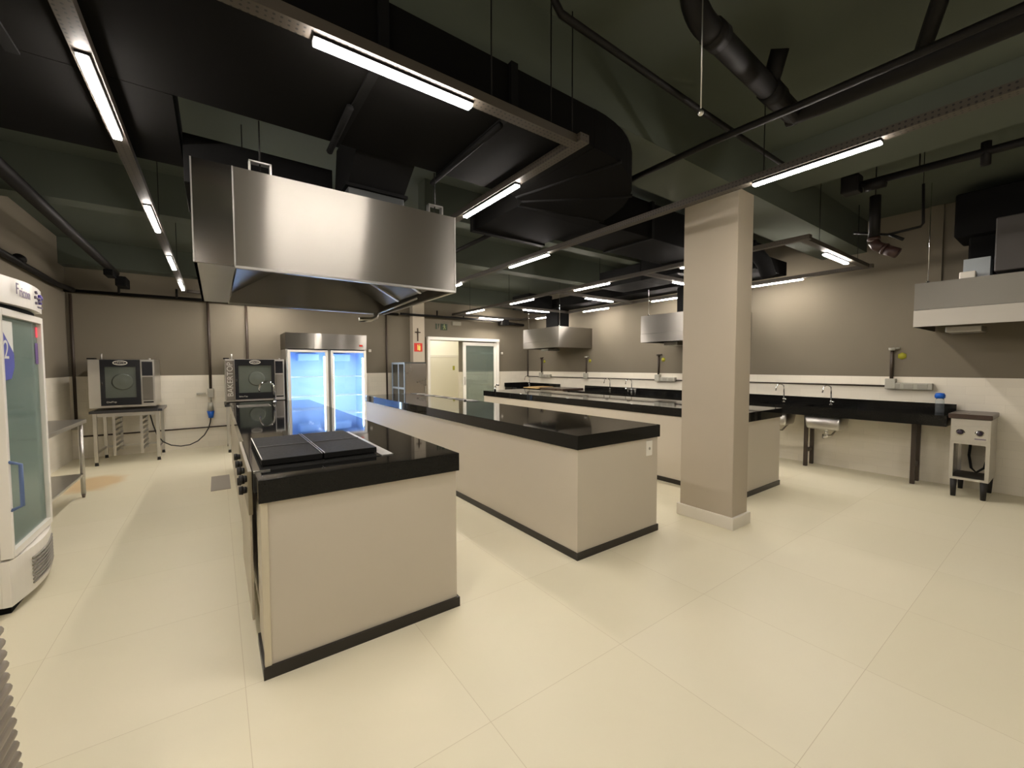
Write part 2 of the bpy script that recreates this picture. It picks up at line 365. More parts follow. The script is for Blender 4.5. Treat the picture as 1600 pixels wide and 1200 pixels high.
# ================================================================ LIGHT RAILS AND LAMPS
ZL = 2.60
def rod(b, x, y, z0=ZL+.05, z1=ZC): b.cyl((x, y, z0), (x, y, z1), .0035, seg=6)
def rail(parent, x0, x1, y0, y1, name='rail'):
    h = .032
    if abs(x1-x0) < 1e-6: b = MB().box(x0-h, x0+h, y0, y1, ZL+.012, ZL+.055)
    else: b = MB().box(x0, x1, y0-h, y0+h, ZL+.012, ZL+.055)
    return b.build(name, PERF, parent)
def rods(t, pts, z0=ZL+.05, r=.0035):
    for x, y in pts: MB().cyl((x, y, z0), (x, y, ZC-.002), r, seg=6).build('suspension_rod', BLKP, t)
def lamp(x, y, axis, label, grp=None, L=.70):
    t = thing('linear_lamp', label, 'lamp', (x, y, ZL), grp)
    hx, hy = (L/2, .021) if axis == 'x' else (.021, L/2)
    MB().box(x-hx, x+hx, y-hy, y+hy, ZL, ZL+.010).build('lamp_body', BLACK, t)
    MB().box(x-hx+.004, x+hx-.004, y-hy+.001, y+hy-.001, ZL-.013, ZL, bev=.003).build('diffuser', LED, t)
    return t
# frame over the cooking island
fa = thing('lighting_grid', 'perforated steel lighting frame hanging around the large hood', 'lighting grid', (.63, 1.66, ZL))
rail(fa, -.38, -.38, 1.60, 8.55); rail(fa, 1.63, 1.63, 1.60, 8.55)
rail(fa, -.348, 1.598, 1.66, 1.66)
for yy in (8.5,): rail(fa, -.348, 1.598, yy, yy)
rods(fa, ((1.075, 1.655), (1.44, 1.655), (1.59, 1.655), (.1, 1.655), (-.38, 4.9), (1.63, 4.9), (-.38, 7), (1.63, 7)))
fb = thing('lighting_rail', 'long straight perforated lighting rail running past the column', 'lighting rail', (2.89, 2, ZL))
rail(fb, 2.89, 2.89, -1.1, 8.55)
rods(fb, [(2.89, y) for y in (1.25, 3.5, 5.6, 7.8)])
fc = thing('lighting_grid', 'perforated steel lighting frame with cross rails beyond the column', 'lighting grid', (5.6, 1.6, ZL))
rail(fc, 4.60, 4.60, 1.56, 8.8); rail(fc, 6.56, 6.56, 1.56, 8.8)
for yy in (1.62, 3.44, 5.14, 6.94, 8.72): rail(fc, 4.632, 6.528, yy, yy)
rods(fc, ((5.0, 1.62), (6.2, 1.62), (4.6, 4.2), (4.6, 6.5), (4.6, 8), (6.56, 8.4)))
LH = ['nearest', 'second nearest', 'third nearest', 'farthest']
for i, y in enumerate((2.60, 4.41, 6.13, 7.78)):
    lamp(-.38, y, 'y', 'glowing lamp bar on the left rail beyond the large hood, %s of that row' % LH[i], 'lamps on the left rail')
lamp(.645, 1.67, 'x', 'long bright lamp bar in the foreground above the front of the large hood', None, .66)
lamp(1.63, 2.55, 'y', 'bright lamp bar just right of the large hood corner')
for i, y in enumerate((4.41, 6.13, 7.78)):
    lamp(1.63, y, 'y', 'lamp bar hidden behind the large hood, %s of that row' % LH[i], 'lamps behind the hood')
lamp(.63, 8.5, 'x', 'crosswise lamp bar near the back wall behind the large hood')
lamp(2.89, .99, 'y', 'long bright lamp bar in the air right of the column top', None, .64)
lamp(2.89, 3.71, 'y', 'lamp bar on the straight rail between large hood and column')
lamp(2.89, 5.63, 'y', 'lamp bar peeping out at the lower right corner of the large hood')
lamp(2.89, 7.6, 'y', 'lamp bar at far end of the straight rail hidden by the large hood')
for i, y in enumerate((2.55, 4.37, 6.10, 7.78)):
    lamp(4.60, y, 'y', 'lamp bar on the left side of the far grid, %s of that side' % LH[i], 'lamps on the left side of the far frame')
for i, y in enumerate((2.65, 4.36, 6.10, 7.74)):
    lamp(6.56, y, 'y', 'lamp bar on the wall side of the far grid, %s of that side' % LH[i], 'lamps on the wall side of the far frame')
for i, y in enumerate((1.66, 3.44, 5.14, 6.94, 8.72)):
    lamp(5.63, y, 'x', 'crosswise lamp bar of the far grid, %s from the front' % ['first', 'second', 'third', 'fourth', 'fifth'][i], 'crosswise lamps of the far frame')
for i, x in enumerate((-.3, .9)):  # unseen rails and lamps added to brighten the foreground
    fd = thing('lighting_rail', 'added unseen lighting rail behind the viewpoint, %s from the left' % ['first', 'second', 'third', 'fourth'][i], 'lighting rail', (x, -1.5, ZL)); rail(fd, x, x, -2.7, -.2)
    for y in (-2.2,): lamp(x, y, 'y', 'added unseen lamp bar behind the viewpoint, %s lamp of the %s rail' % ('near' if y > -1 else 'far', ['first', 'second', 'third', 'fourth'][i]))
fd = thing('lighting_rail', 'short added lighting rail above the left foreground out of view', 'lighting rail', (-.9, .5, ZL)); rail(fd, -.9, -.9, -.1, 1.3)  # rail and two lamps added out of view to light the left floor
for y, l in ((.3, 'first'), (.98, 'second')): lamp(-.9, y, 'y', 'added lamp bar above the left foreground out of view, %s of two' % l)
lamp(2.89, -.65, 'y', 'added unseen lamp bar behind the viewpoint on the long straight rail')  # unseen lamp, also added for foreground brightness

# ================================================================ DUCTS AND PIPES
def duct_box(b, x0, x1, y0, y1, z0, z1): b.box(x0, x1, y0, y1, z0, z1, bev=.004)
t = thing('exhaust_duct', 'wide black rectangular exhaust duct crossing above the large hood with rounded elbow', 'duct', (0, 2.2, 2.70))
b = MB(); duct_box(b, -1.70, 1.80, 1.69, 2.50, 2.67, 2.888); b.build('duct_run', DUCTG, t)
MB().box(-1.70, -.13, 2.502, 3.35, 2.67, 2.888).build('duct_branch', DUCTG, t)
b = MB()
cx, cy, ro, ri = 1.80, 2.66, .97, .16
poly = [(cx+ro*math.sin(a), cy-ro*math.cos(a)) for a in [R(i*6) for i in range(16)]]+[(cx+ri*math.sin(a), cy-ri*math.cos(a)) for a in [R(90-i*6) for i in range(16)]]
b.prism(poly, 2, 2.67, 2.888); b.build('duct_elbow', DUCTG, t)
b = MB(); duct_box(b, 1.96, 2.77, 2.66, 3.35, 2.67, 2.888); b.build('duct_run', DUCTG, t)
for x in (-.62, .58, 1.22): MB().box(x-.02, x+.02, 1.67, 2.52, 2.66, 2.895).build('flange', BLACK, t)
for a in (15, 48, 80):
    a = R(a); p = Vector((cx+ri*math.sin(a), cy-ri*math.cos(a), 2.672)); q = Vector((cx+(ro+.015)*math.sin(a), cy-(ro+.015)*math.cos(a), 2.672)); MB().cyl(p, q, .014, seg=6).build('flange', BLACK, t)
MB().box(1.94, 2.79, 3.30, 3.36, 2.655, 2.895).build('flange', BLACK, t)
rods(t, ((-.1, 2.47), (1.0, 2.47), (1.9, 2.4), (2.1, 3.2)), 2.88)
# branch duct toward the wall hoods
t = thing('branch_duct', 'black rectangular duct running behind the column toward the wall hoods', 'duct', (4.2, 2.9, 2.72))
b = MB(); duct_box(b, 2.80, 6.098, 2.60, 3.2, 2.70, 3.05); b.build('duct_run', DUCTG, t)
b = MB(); duct_box(b, 6.1, 6.68, 2.55, 8.0, 2.70, 2.89); b.build('duct_run', DUCTG, t)
for x in (3.6, 4.7, 5.8): MB().box(x-.02, x+.02, 2.58, 3.22, 2.69, 3.06).build('flange', BLACK, t)
b = MB(); b.box(5.15, 5.75, 3.25, 3.9, 2.68, 3.1, bev=.01); b.box(5.15, 5.75, 3.9, 4.7, 2.68, 2.93); tag(b.build('fan_box', BLACK), 'black fan box hanging between the far lighting rails', 'fan box')
b = MB(); b.box(5.4, 6.05, 6.9, 7.5, 2.66, 2.95, bev=.01); tag(b.build('fan_box', BLACK), 'small black fan box above the farthest wall hood', 'fan box')
# drop ducts
for (x0, x1, y0, y1, lb) in ((6.25, 6.6, 6.95, 7.35, 'short dark duct dropping onto the farthest wall hood'), (6.25, 6.6, 3.6, 4.0, 'short dark duct dropping onto the wall hood behind the column')):
    b = MB(); duct_box(b, x0, x1, y0, y1, 2.27, 2.698); tag(b.build('drop_duct', BLACK), lb, 'duct')
b = MB(); b.tube([(5.35, 2.61, 2.95), (5.38, 2.4, 2.80), (5.46, 2.33, 2.66), (5.52, 2.3, 2.50)], .085, 14)
tag(b.build('flexible_duct', BLACK), 'black flexible duct hanging inside the frame right of the column', 'duct')
b = MB(); b.box(6.35, 6.9, .2, .86, 2.75, 3.2, bev=.02); b.box(6.42, 6.85, .2, .76, 2.27, 2.75, bev=.02)
tag(b.build('drop_duct', BLACK), 'large black duct above the right foreground wall hood', 'duct')
b = MB(); b.box(6.0, 6.3, .2, .54, 2.30, 2.80, bev=.01); tag(b.build('fan_motor_box', mat('dark_grey_metal', (.06, .055, .052), .5)), 'dark grey machine box on top of the right foreground wall hood', 'machine box')
# pvc drain pipe
t = thing('drain_pipe', 'thick black drain pipe with bends hanging under the slab at top right', 'pipe', (2.3, 1.1, 3.0))
b = MB(); b.tube([(1.78, 1.08, 3.29), (1.78, 1.08, 3.12)]+[(1.92-.14*math.cos(a), 1.09, 3.12-.12*math.sin(a)) for a in [R(k*15) for k in range(1, 7)]]+[(3.0, 1.12, 2.98)], .055, 16); b.build('pipe_run', BLKP, t)
MB().cyl((1.95, 1.09, 3.0), (2.03, 1.09, 3.0), .062).build('coupling', BLKP, t)
MB().cyl((2.58, 1.105, 2.985), (2.72, 1.11, 2.985), .062).build('coupling', BLKP, t)
MB().cyl((2.60, 1.105, 3.0), (2.54, 1.03, 3.14), .045).build('branch_stub', BLKP, t)
MB().tube([(2.97, 1.16, 2.98), (2.99, 1.0, 2.98), (3.0, .4, 2.98), (3.0, -1.1, 2.97)], .055, 14).build('pipe_run', BLKP, t)
MB().tube([(2.5, .30, 3.2), (2.68, .42, 3.12), (2.98, .55, 3.0)], .035).build('side_branch', BLKP, t)
b = MB(); b.tube([(2.55, 2.45, 2.8), (2.53, 1.4, 2.8), (2.56, .9, 2.8), (2.60, -.9, 2.8)], .020, 10)
tag(b.build('conduit_pipe', BLKP), 'thin black pipe running from the duct elbow to the top right', 'pipe')
b = MB(); b.tube([(2.35, 2.95, 2.78), (2.35, 8.6, 2.78)], .022, 10)
tag(b.build('conduit_pipe', BLKP), 'thin black pipe running to the back wall right of the large hood', 'pipe')
b = MB(); b.tube([(1.28, 1.45, 3.28), (1.28, 1.45, 3.06), (1.32, 1.45, 3.02), (2.5, 1.45, 3.0), (3.9, 1.45, 3.0)], .018, 10)
tag(b.build('conduit_pipe', BLKP), 'thin black pipe with a bend along the near face of the ceiling beam', 'pipe')
b = MB(); b.cyl((1.717, 1.0, 2.52), (1.717, 1.0, ZC), .003, seg=6); b.sphere((1.717, 1.0, 2.50), .012)
tag(b.build('hanging_wire', STEEL2), 'loose hanging wire with a small metal clip left of the column top', 'wire')
t = thing('sprinkler_pipe', 'black pipe with a boxy end and valve at the upper right', 'pipe', (5, 1.2, 3.1))
b = MB(); b.tube([(5, 1.33, 3.12), (5, .3, 3.10), (5, -1.0, 3.08)], .032, 12); b.build('pipe_run', BLKP, t)
MB().box(4.93, 5.07, 1.30, 1.44, 3.06, 3.22, bev=.01).build('end_box', BLKP, t)
MB().cyl((5, 1.27, 3.09), (5, 1.12, 3.09), .05).build('pipe_joint', BLKP, t)
MB().cyl((5, .9, 3.1), (5, .9, ZC), .006, seg=6).build('pipe_hanger', BLKP, t)
MB().cyl((5, .52, 3.18), (5, .52, 3.0), .03).build('pipe_joint', BLKP, t)
t = thing('capped_drain_pipe', 'short vertical black pipe ending in a red jointed elbow', 'pipe', (5, 1.19, 2.6))
b = MB(); b.cyl((5, 1.19, 2.98), (5, 1.19, 2.60), .042); b.build('pipe_run', BLKP, t)
MB().cyl((5, 1.19, 2.98), (5, 1.19, ZC), .005, seg=6).build('pipe_hanger', BLKP, t)
b = MB(); b.cyl((5, 1.19, 2.60), (5, 1.19, 2.575), .05); b.tube([(5, 1.19, 2.56), (5, 1.17, 2.52), (5.0, 1.12, 2.485)], .044, 12, mat('dark_pipe_elbow', (.03, .012, .008), .5)); b.cyl((5, 1.12, 2.485), (5, 1.105, 2.475), .05); b.mats[0] = REDPIPE if not b.mats else b.mats[0]
b.build('red_coupling', REDPIPE, t)
b = MB(); b.cyl((5, 1.10, 2.47), (5, 1.02, 2.42), .045); b.build('pipe_end', mat('dark_pipe_end', (.03, .012, .01), .5), t)
b = MB(); b.tube([(5.07, .884, 3.0), (5.07, .875, 2.66), (5.07, .89, 2.635), (5.07, 1.11, 2.62), (5.07, 1.36, 2.70)], .011, 8); b.tube([(5.07, 1.10, 2.62), (5.07, 1.0, 2.55)], .014, 8); b.cyl((5.07, .884, 3.0), (5.07, .884, ZC), .003, seg=6)
tag(b.build('conduit_pipe', BLKP), 'thin black pipe bent at a right angle beside the red elbow', 'pipe')
# pipes along the left and back walls
b = MB(); b.tube([(-1.755, -1, 2.72), (-1.755, 8.3, 2.56), (-1.70, 8.80, 2.56)], .035, 12)
for y in (3, 5.2, 7): b.cyl((-1.755, y-.04, 2.63), (-1.755, y+.04, 2.63), .05)
tag(b.build('wall_pipe', BLKP), 'black pipe running along the top of the left wall', 'pipe')
b = MB(); b.tube([(-1.81, 8.90, 2.56), (3.3, 8.90, 2.56)], .026, 12); b.tube([(3.3, 8.78, 2.56), (6.2, 8.78, 2.56)], .026, 12)
for x in (-1.2, -.5, 4.2, 4.9): b.cyl((x, 8.83, 2.56), (x, 8.83, 2.70), .016)
tag(b.build('wall_pipe', BLKP), 'long black pipe running along the top of the back wall', 'pipe')
b = MB(); b.box(5.95, 6.15, 8.7, 8.9, 2.46, 2.60); b.tube([(6.1, 8.8, 2.52), (6.7, 8.8, 2.50)], .035, 12)
tag(b.build('pipe_valve', BLKP), 'black pipe valve in the far right corner under the ceiling', 'valve')
b = MB(); b.box(-1.24, -1.14, 8.0, 8.3, 2.70, 2.78, bev=.01); b.box(-1.16, -1.04, 8.25, 8.6, 2.60, 2.74, bev=.01)
tag(b.build('ceiling_box', BLACK), 'small black box under the ceiling near the back left corner', 'box')
b = MB(); b.cyl((-1.2, 3.42, 2.83), (-1.2, 8.6, 2.83), .05)
tag(b.build('wall_pipe', BLKP), 'thick dark pipe under the ceiling at the far left', 'pipe')
tag(MB().cyl((1.21, 1.78, 2.645), (1.21, 2.60, 2.645), .016, seg=8).build('support_bar', BLACK), 'dark round bar under the wide duct near the right lamp of the large hood', 'bar')
tag(MB().cyl((.55, 2.08, 2.645), (.56, 2.56, 2.645), .018, seg=8).build('support_bar', BLACK), 'short dark bar under the wide duct above the middle of the large hood', 'bar')

# vertical conduits on the back wall
def conduit(name, pts, r, label, m=BRONZE):
    return tag(MB().tube(pts, r, 8).build(name, m), label, 'conduit')
conduit('electrical_conduit', [(-1.76, 8.965, 2.52), (-1.76, 8.965, .60)], .019, 'dark vertical conduit in the back left corner')
MBb = MB(); MBb.box(-1.83+.02, -1.70, 8.92, 8.999, .46, .60, bev=.004)
tag(MBb.build('junction_box', GREYPL), 'grey junction box at foot of the corner conduit', 'junction box')
conduit('electrical_conduit', [(-.09, 8.97, 2.56), (-.09, 8.97, 1.02)], .020, 'dark vertical conduit above the grey socket box with a blue plug')
conduit('electrical_conduit', [(.47, 8.97, 2.56), (.47, 8.97, 1.0)], .020, 'dark vertical conduit dropping behind the lettered oven')
conduit('electrical_conduit', [(3.05, 8.97, 2.56), (3.05, 8.97, .6)], .020, 'dark vertical conduit between display fridge and tall steel cabinet')
conduit('electrical_conduit', [(-1.7, 8.975, .345), (1.0, 8.975, .36)], .012, 'thin dark horizontal conduit low on the back wall')
t = thing('socket_box', 'grey wall socket box below the conduit on the back wall', 'socket', (-.09, 8.95, .9))
b = MB(); b.box(-.135, -.045, 8.93, 8.999, .88, 1.03, bev=.006); b.box(-.29, -.16, 8.97, 8.999, .93, .96); b.cyl((-.09, 8.96, .80), (-.09, 8.96, .88), .012); b.build('box', GREYPL, t)
t = thing('power_cord', 'grey power cord with blue plug looping from wall socket to oven stand', 'cord', (-.1, 8.9, .6))
b = MB(); b.cyl((-.10, 8.93, .64), (-.10, 8.93, .79), .045, .035); b.build('plug_body', GREYPL, t)
b = MB(); b.cyl((-.10, 8.93, .52), (-.10, 8.93, .64), .035, .055); b.build('blue_plug', BLUEPL, t)
pts = []
for i in range(21):
    s = i/20; pts.append((-.10-.75*s**.9, 8.93-.1*s, .52-.34*math.sin(math.pi*min(1, s*1.15)*.62)*(1-.25*s)+.0))
b = MB(); b.tube([(-.10, 8.93, .54), (-.11, 8.93, .45), (-.14, 8.92, .34), (-.20, 8.90, .23), (-.29, 8.88, .14), (-.40, 8.85, .09), (-.52, 8.82, .085), (-.64, 8.78, .12), (-.74, 8.72, .20), (-.80, 8.66, .32), (-.84, 8.6, .5), (-.88, 8.6, .72)], .009, 8); b.build('cable', RUBBER, t)
b = MB(); b.box(2.66, 2.72, 8.965, 8.999, 1.72, 1.78, bev=.01); tag(b.build('wall_sensor', WHITEM), 'tiny white sensor on the wall right of the display fridge', 'sensor')
b = MB(); b.box(6.09, 6.15, 8.965, 8.999, 1.72, 1.78, bev=.01); tag(b.build('wall_sensor', WHITEM), 'tiny white sensor on the wall right of the sliding door', 'sensor')

# ================================================================ ISLANDS
def island(x0, x1, y0, y1, lab, labt, extra=None, ov=.012):
    t = thing('island_base', lab, 'counter base', (x0, y0, 0))
    b = MB(); b.box(x0, x1, y0, y1, .055, .812); b.build('body', LAMINATE, t)
    b = MB(); b.box(x0-.008, x1+.012, y0-.010, y0+.02, 0, .055); b.box(x0-.008, x0+.02, y0+.02, y1, 0, .055); b.box(x1-.02, x1+.012, y0+.02, y1, 0, .055); b.build('plinth', PLINTH, t)
    w_ = MB().box(x0-ov, x1+ov+.008, y0-.012, y1+.01, .812, .915, bev=.0025).build('worktop', GRANITE)
    tag(w_, labt, 'worktop')
    return t
# island 1 built with a recess for the steel range on the left side
t1 = thing('island_base', 'beige panelled counter base under the cooking worktop in the foreground', 'counter base', (.142, 2.125, 0))
X0, X1, Y0, Y1 = .142, 1.122, 2.125, 6.9
MB().box(X0+.02, X1, Y0+.004, Y1, .055, .808).build('body', LAMINATE, t1)
MB().box(X0+.006, X0+.02, Y0+.004, Y0+.34, .055, .808).build('side_panel', LAMINATE, t1)
MB().box(X0, X0+.028, Y0-.004, Y0+.018, .055, .81, bev=.002).build('corner_strip', mat('pale_strip', lin(205, 196, 172), .5), t1)
b = MB(); b.box(X0-.006, X1+.012, Y0-.012, Y0+.02, 0, .055); b.box(X0-.006, X0+.02, Y0+.02, Y0+.3, 0, .055); b.box(X1-.02, X1+.012, Y0+.02, Y1, 0, .055); b.build('plinth', PLINTH, t1)
ys = [3.40, 4.1, 4.8, 5.5, 6.2, 6.9]
for a_, b_ in zip(ys, ys[1:]):
    d = MB().box(X0+.002, X0+.02, a_+.006, b_-.006, .09, .80, bev=.002).build('cabinet_door', LAMINATE, t1)
b = MB(); 
b.box(.135, 1.136, 2.112, 2.30, .81, .913, bev=.002)
b.box(.82, 1.136, 2.30, 3.30, .81, .913); b.box(.135, 1.136, 3.30, 6.08, .81, .913); b.box(.135, .20, 6.08, 6.40, .81, .913); b.box(.56, 1.136, 6.08, 6.40, .81, .913); b.box(.135, 1.136, 6.40, 6.91, .81, .913)
w1 = tag(b.build('worktop', GRANITE), 'glossy black granite worktop with the inset grill in the foreground', 'worktop')
island(2.10, 3.048, 2.115, 7.27, 'beige panelled counter base in the middle of the room', 'glossy black granite worktop of the empty middle counter')
island(4.43, 5.395, 2.085, 7.15, 'beige panelled counter base behind the column', 'glossy black granite worktop running behind the column')
# socket plate on the middle island
t = thing('socket_plate', 'small white socket plate on the end of the middle counter', 'socket', (2.93, 2.11, .72))
b = MB(); b.box(2.889, 2.967, 2.107, 2.114, .665, .79, bev=.002); b.build('plate', WHITE, t)
b = MB(); b.cyl((2.928, 2.108, .725), (2.928, 2.105, .725), .012); b.build('socket_hole', GREYPL, t)
MB().box(2.90, 3.052, 5.05, 7.25, .9155, .9185).build('slot_shade_strip', mat('slot_shade', (.05, .043, .04), .5), bpy.data.objects['worktop.001'])  # flat dark strip put in for the shade inside a worktop cutout
for y in (5.25, 5.75, 6.2, 6.6, 6.95): MB().box(2.90, 3.052, y-.02, y+.02, .9186, .922).build('slot_bracket', WHITEM, bpy.data.objects['worktop.001'])
# panel joints on island sides: strips of metal edge
# built-in range: steel tray, control panel, knobs, two griddles
t = thing('built_in_range', 'steel built-in range with black knobs set into the foreground worktop', 'range', (.12, 2.30, .9))
b = MB(); b.box(.128, .745, 2.305, 3.295, .813, .9165, bev=.002); b.build('range_body', mat('black_glass_top', (.02, .02, .019), .06), t)
MB().box(.747, .815, 2.305, 3.295, .813, .918, bev=.002).build('steel_strip', STEEL2, t)
MB().box(.13, .20, 2.300, 2.304, .908, .919).build('steel_strip', STEEL2, t)  # thin bright strip put in for the highlight along the near edge
b = MB(); b.box(.108, .126, 2.33, 3.30, .70, .914, bev=.003); cp = b.build('control_panel', mat('range_panel', lin(140, 132, 112), .4, .5), t)
b = MB(); b.box(.118, .130, 2.50, 3.38, .09, .69, bev=.003); b.build('range_door', mat('range_door_paint', lin(186, 178, 160), .4), t)
for i, (y, z) in enumerate(((2.40, .865), (2.44, .80), (2.62, .86), (2.64, .80), (2.86, .85), (3.10, .85))):
    k = MB(); k.cyl((.107, y, z), (.092, y, z), .016, .018); k.cyl((.092, y, z), (.074, y, z), .022, .020, seg=20); k.build('knob', RUBBER, cp)
# griddle grates
t = thing('cast_iron_grill', 'black two-part cast iron grill lying on the foreground range', 'grill', (.455, 2.75, .918))
for k, (x0, x1) in enumerate(((.170, .452), (.460, .742))):
    b = MB(); b.box(x0, x1, 2.38, 3.15, .921, .952, bev=.003)
    b.build('grill_plate', IRON, t)
for x in (.172, .450, .462): MB().box(x-.002, x+.002, 2.38, 3.15, .951, .956).build('steel_edge', STEEL2, t)
MB().box(.176, .448, 2.758, 2.767, .9525, .9555).build('divider', mat('dull_divider', (.10, .10, .095), .5, .5), t)
MB().box(.464, .74, 2.758, 2.767, .9525, .9555).build('divider', mat('dull_divider', (.10, .10, .095), .5, .5), t)
# sink and faucet at the far end
t = thing('sink_bowl', 'shallow steel sink bowl at the far end of the foreground worktop', 'sink', (.38, 6.24, .9))
b = MB()
b.box(.201, .559, 6.081, 6.399, .812, .82); b.box(.201, .21, 6.081, 6.399, .82, .917); b.box(.55, .559, 6.081, 6.399, .82, .917); b.box(.21, .55, 6.081, 6.09, .82, .917); b.box(.21, .55, 6.39, 6.399, .82, .917)
b.build('bowl', STEEL2, t)
def gooseneck(x, y, z, h, reach, dirv, label, r=.010, lever=True):
    t = thing('faucet', label, 'faucet', (x, y, z))
    b = MB(); b.cyl((x, y, z), (x, y, z+.03), .022, .018); 
    rr_ = reach/2; pts = [(x, y, z+.02), (x, y, z+h-rr_)]
    for i in range(1, 11):
        a = math.pi*i/10; pts.append((x+dirv[0]*(rr_-rr_*math.cos(a)), y+dirv[1]*(rr_-rr_*math.cos(a)), z+h-rr_+rr_*math.sin(a)))
    pts.append((pts[-1][0], pts[-1][1], pts[-1][2]-.05))
    b.tube(pts, r, 10); b.build('spout', CHROME, t)
    if lever:
        b = MB(); b.cyl((x, y, z+.055), (x-.01, y-.07, z+.07), .010, .007); b.sphere((x, y, z+.055), .017); b.build('lever', CHROME, t)
    return t
gooseneck(.635, 6.48, .914, .30, .17, (-1, 0), 'chrome gooseneck faucet at the far end of the foreground worktop', .011, False)
t = thing('faucet', 'stubby chrome faucet on the far left end of the worktop behind the column', 'faucet', (4.52, 6.88, .915))
b = MB(); b.cyl((4.52, 6.88, .915), (4.52, 6.88, 1.0), .022, .02); b.tube([(4.52, 6.88, 1.0), (4.54, 6.87, 1.04), (4.60, 6.86, 1.03)], .014); b.build('spout', CHROME, t)
b = MB(); b.sphere((2.9, 5.2, .92), .022, (1, 1, .5)); tag(b.build('outlet_cap', RUBBER), 'small black cap lying near the back edge of the middle worktop', 'cap')

# ================================================================ LARGE HOOD
t = thing('extractor_hood', 'large brushed steel extractor hood hanging over the cooking island', 'extractor hood', (.62, 3.2, 1.93))
hx0, hx1, hy0, hy1, hz0, hz1 = -.072, 1.310, 2.47, 3.93, 1.915, 2.40
th = .012; px = .09
b = MB(); b.box(px+.001, hx1, hy0, hy0+th, hz0, hz1); b.build('front_panel', STEEL, t)
b = MB(); b.box(hx0, px-.001, hy0, hy0+th, hz0, hz1); b.build('plenum_panel', STEELW, t)
b = MB(); b.box(hx0, hx0+th, hy0+th, hy1, hz0, hz1); b.build('side_panel', STEEL, t)
b = MB(); b.box(hx1-th, hx1, hy0+th, hy1, hz0, hz1); b.build('side_panel', STEEL, t)
b = MB(); b.box(hx0+th, hx1-th, hy1-th, hy1, hz0, hz1); b.build('back_panel', STEEL, t)
b = MB(); b.box(hx0+th, hx1-th, hy0+th, hy1-th, hz1-.012, hz1); b.build('top_panel', STEEL2, t)
b = MB(); b.box(hx0+th, px, hy0+th, hy1-th, hz0+.001, hz0+.012); b.build('plenum_bottom', mat('grey_steel_sheet', (.42, .42, .42), .4, .8), t)
b = MB(); b.box(px, px+.006, hy0+th, hy1-th, hz0, hz1-.02); b.build('plenum_side', STEELM, t)
# sloping filter bank inside
DARKST = mat('dark_steel', (.16, .15, .135), .4, .9)
b = MB()
b.prism([(px+.02, hz0+.06), (.62, hz1-.08), (.62, hz1-.06), (px+.02, hz0+.08)], 1, hy0+.14, hy1-.12)
b.build('filter_bank', DARKST, t)
b = MB()
b.prism([(hx1-.03, hz0+.06), (.66, hz1-.08), (.66, hz1-.06), (hx1-.03, hz0+.08)], 1, hy0+.14, hy1-.12)
b.build('filter_bank', DARKST, t)
b = MB()
for yy in (2.95, 3.42): b.prism([(.68, hz1-.12), (hx1-.04, hz0+.05), (hx1-.04, hz0+.075), (.68, hz1-.09)], 1, yy-.02, yy+.02)
b.box(.60, .68, hy0+.05, hy1-.05, hz1-.15, hz1-.05)
b.build('filter_rail', STEEL2, t)
for x in (hx0, px, hx1): MB().box(x-.003, x+.003, hy0-.004, hy0-.0005, hz0, hz1).build('edge_trim', STEEL2, t)
b = MB()
for (x0, x1, y0, y1) in ((px, hx1, hy0-.004, hy0+.02), (hx1-.02, hx1+.004, hy0, hy1), (px, hx1, hy1-.02, hy1+.004)): b.box(x0, x1, y0, y1, hz0-.008, hz0+.004)
b.build('bottom_rim', STEEL2, t)
b = MB(); b.tube([(1.20, hy1-.13, hz0-.008), (1.20, hy1-.13, hz0-.05), (1.16, hy1-.13, hz0-.075), (1.05, hy1-.13, hz0-.08)], .022, 10)
b.tube([(1.16, hy0+.3, hz0-.02), (1.20, hy1-.2, hz0-.02)], .008, 8); b.build('drain_spout', STEEL2, t)
for x, y in ((.21, 2.50), (1.18, 2.50), (.21, 3.9), (1.18, 3.9)):
    b = MB(); b.box(x-.05, x-.042, y-.02, y+.02, hz1, hz1+.055); b.box(x+.042, x+.05, y-.02, y+.02, hz1, hz1+.055); b.box(x-.05, x+.05, y-.02, y+.02, hz1+.05, hz1+.057)
    b.build('hanger_bracket', STEEL2, t)
    MB().cyl((x, y, hz1+.02), (x, y, ZC-.002 if y > 2.7 else 2.668), .004, seg=6).build('suspension_rod', BLKP, t)
b = MB(); b.box(.70, 1.06, 2.72, 3.08, hz1, hz1+.14, bev=.004); b.build('duct_collar', mat('galvanised_dark', (.07, .075, .075), .4, .6), t)
t = thing('hood_drop_duct', 'black offset duct joining the large hood to the wide ceiling duct', 'duct', (.9, 2.9, 2.54))
b = MB(); b.box(.68, 1.08, 2.70, 3.10, 2.541, 2.56); b.prism([(2.72, 2.56), (3.08, 2.56), (3.0, 2.87), (2.53, 2.87), (2.53, 2.69)], 0, .70, 1.06); b.build('duct_run', BLACK, t)
tag(MB().box(-.12, .675, 3.02, 3.6, 2.47, 2.745, bev=.004).build('duct_section', BLACK), 'flat black duct section lying over the middle of the large hood', 'duct')
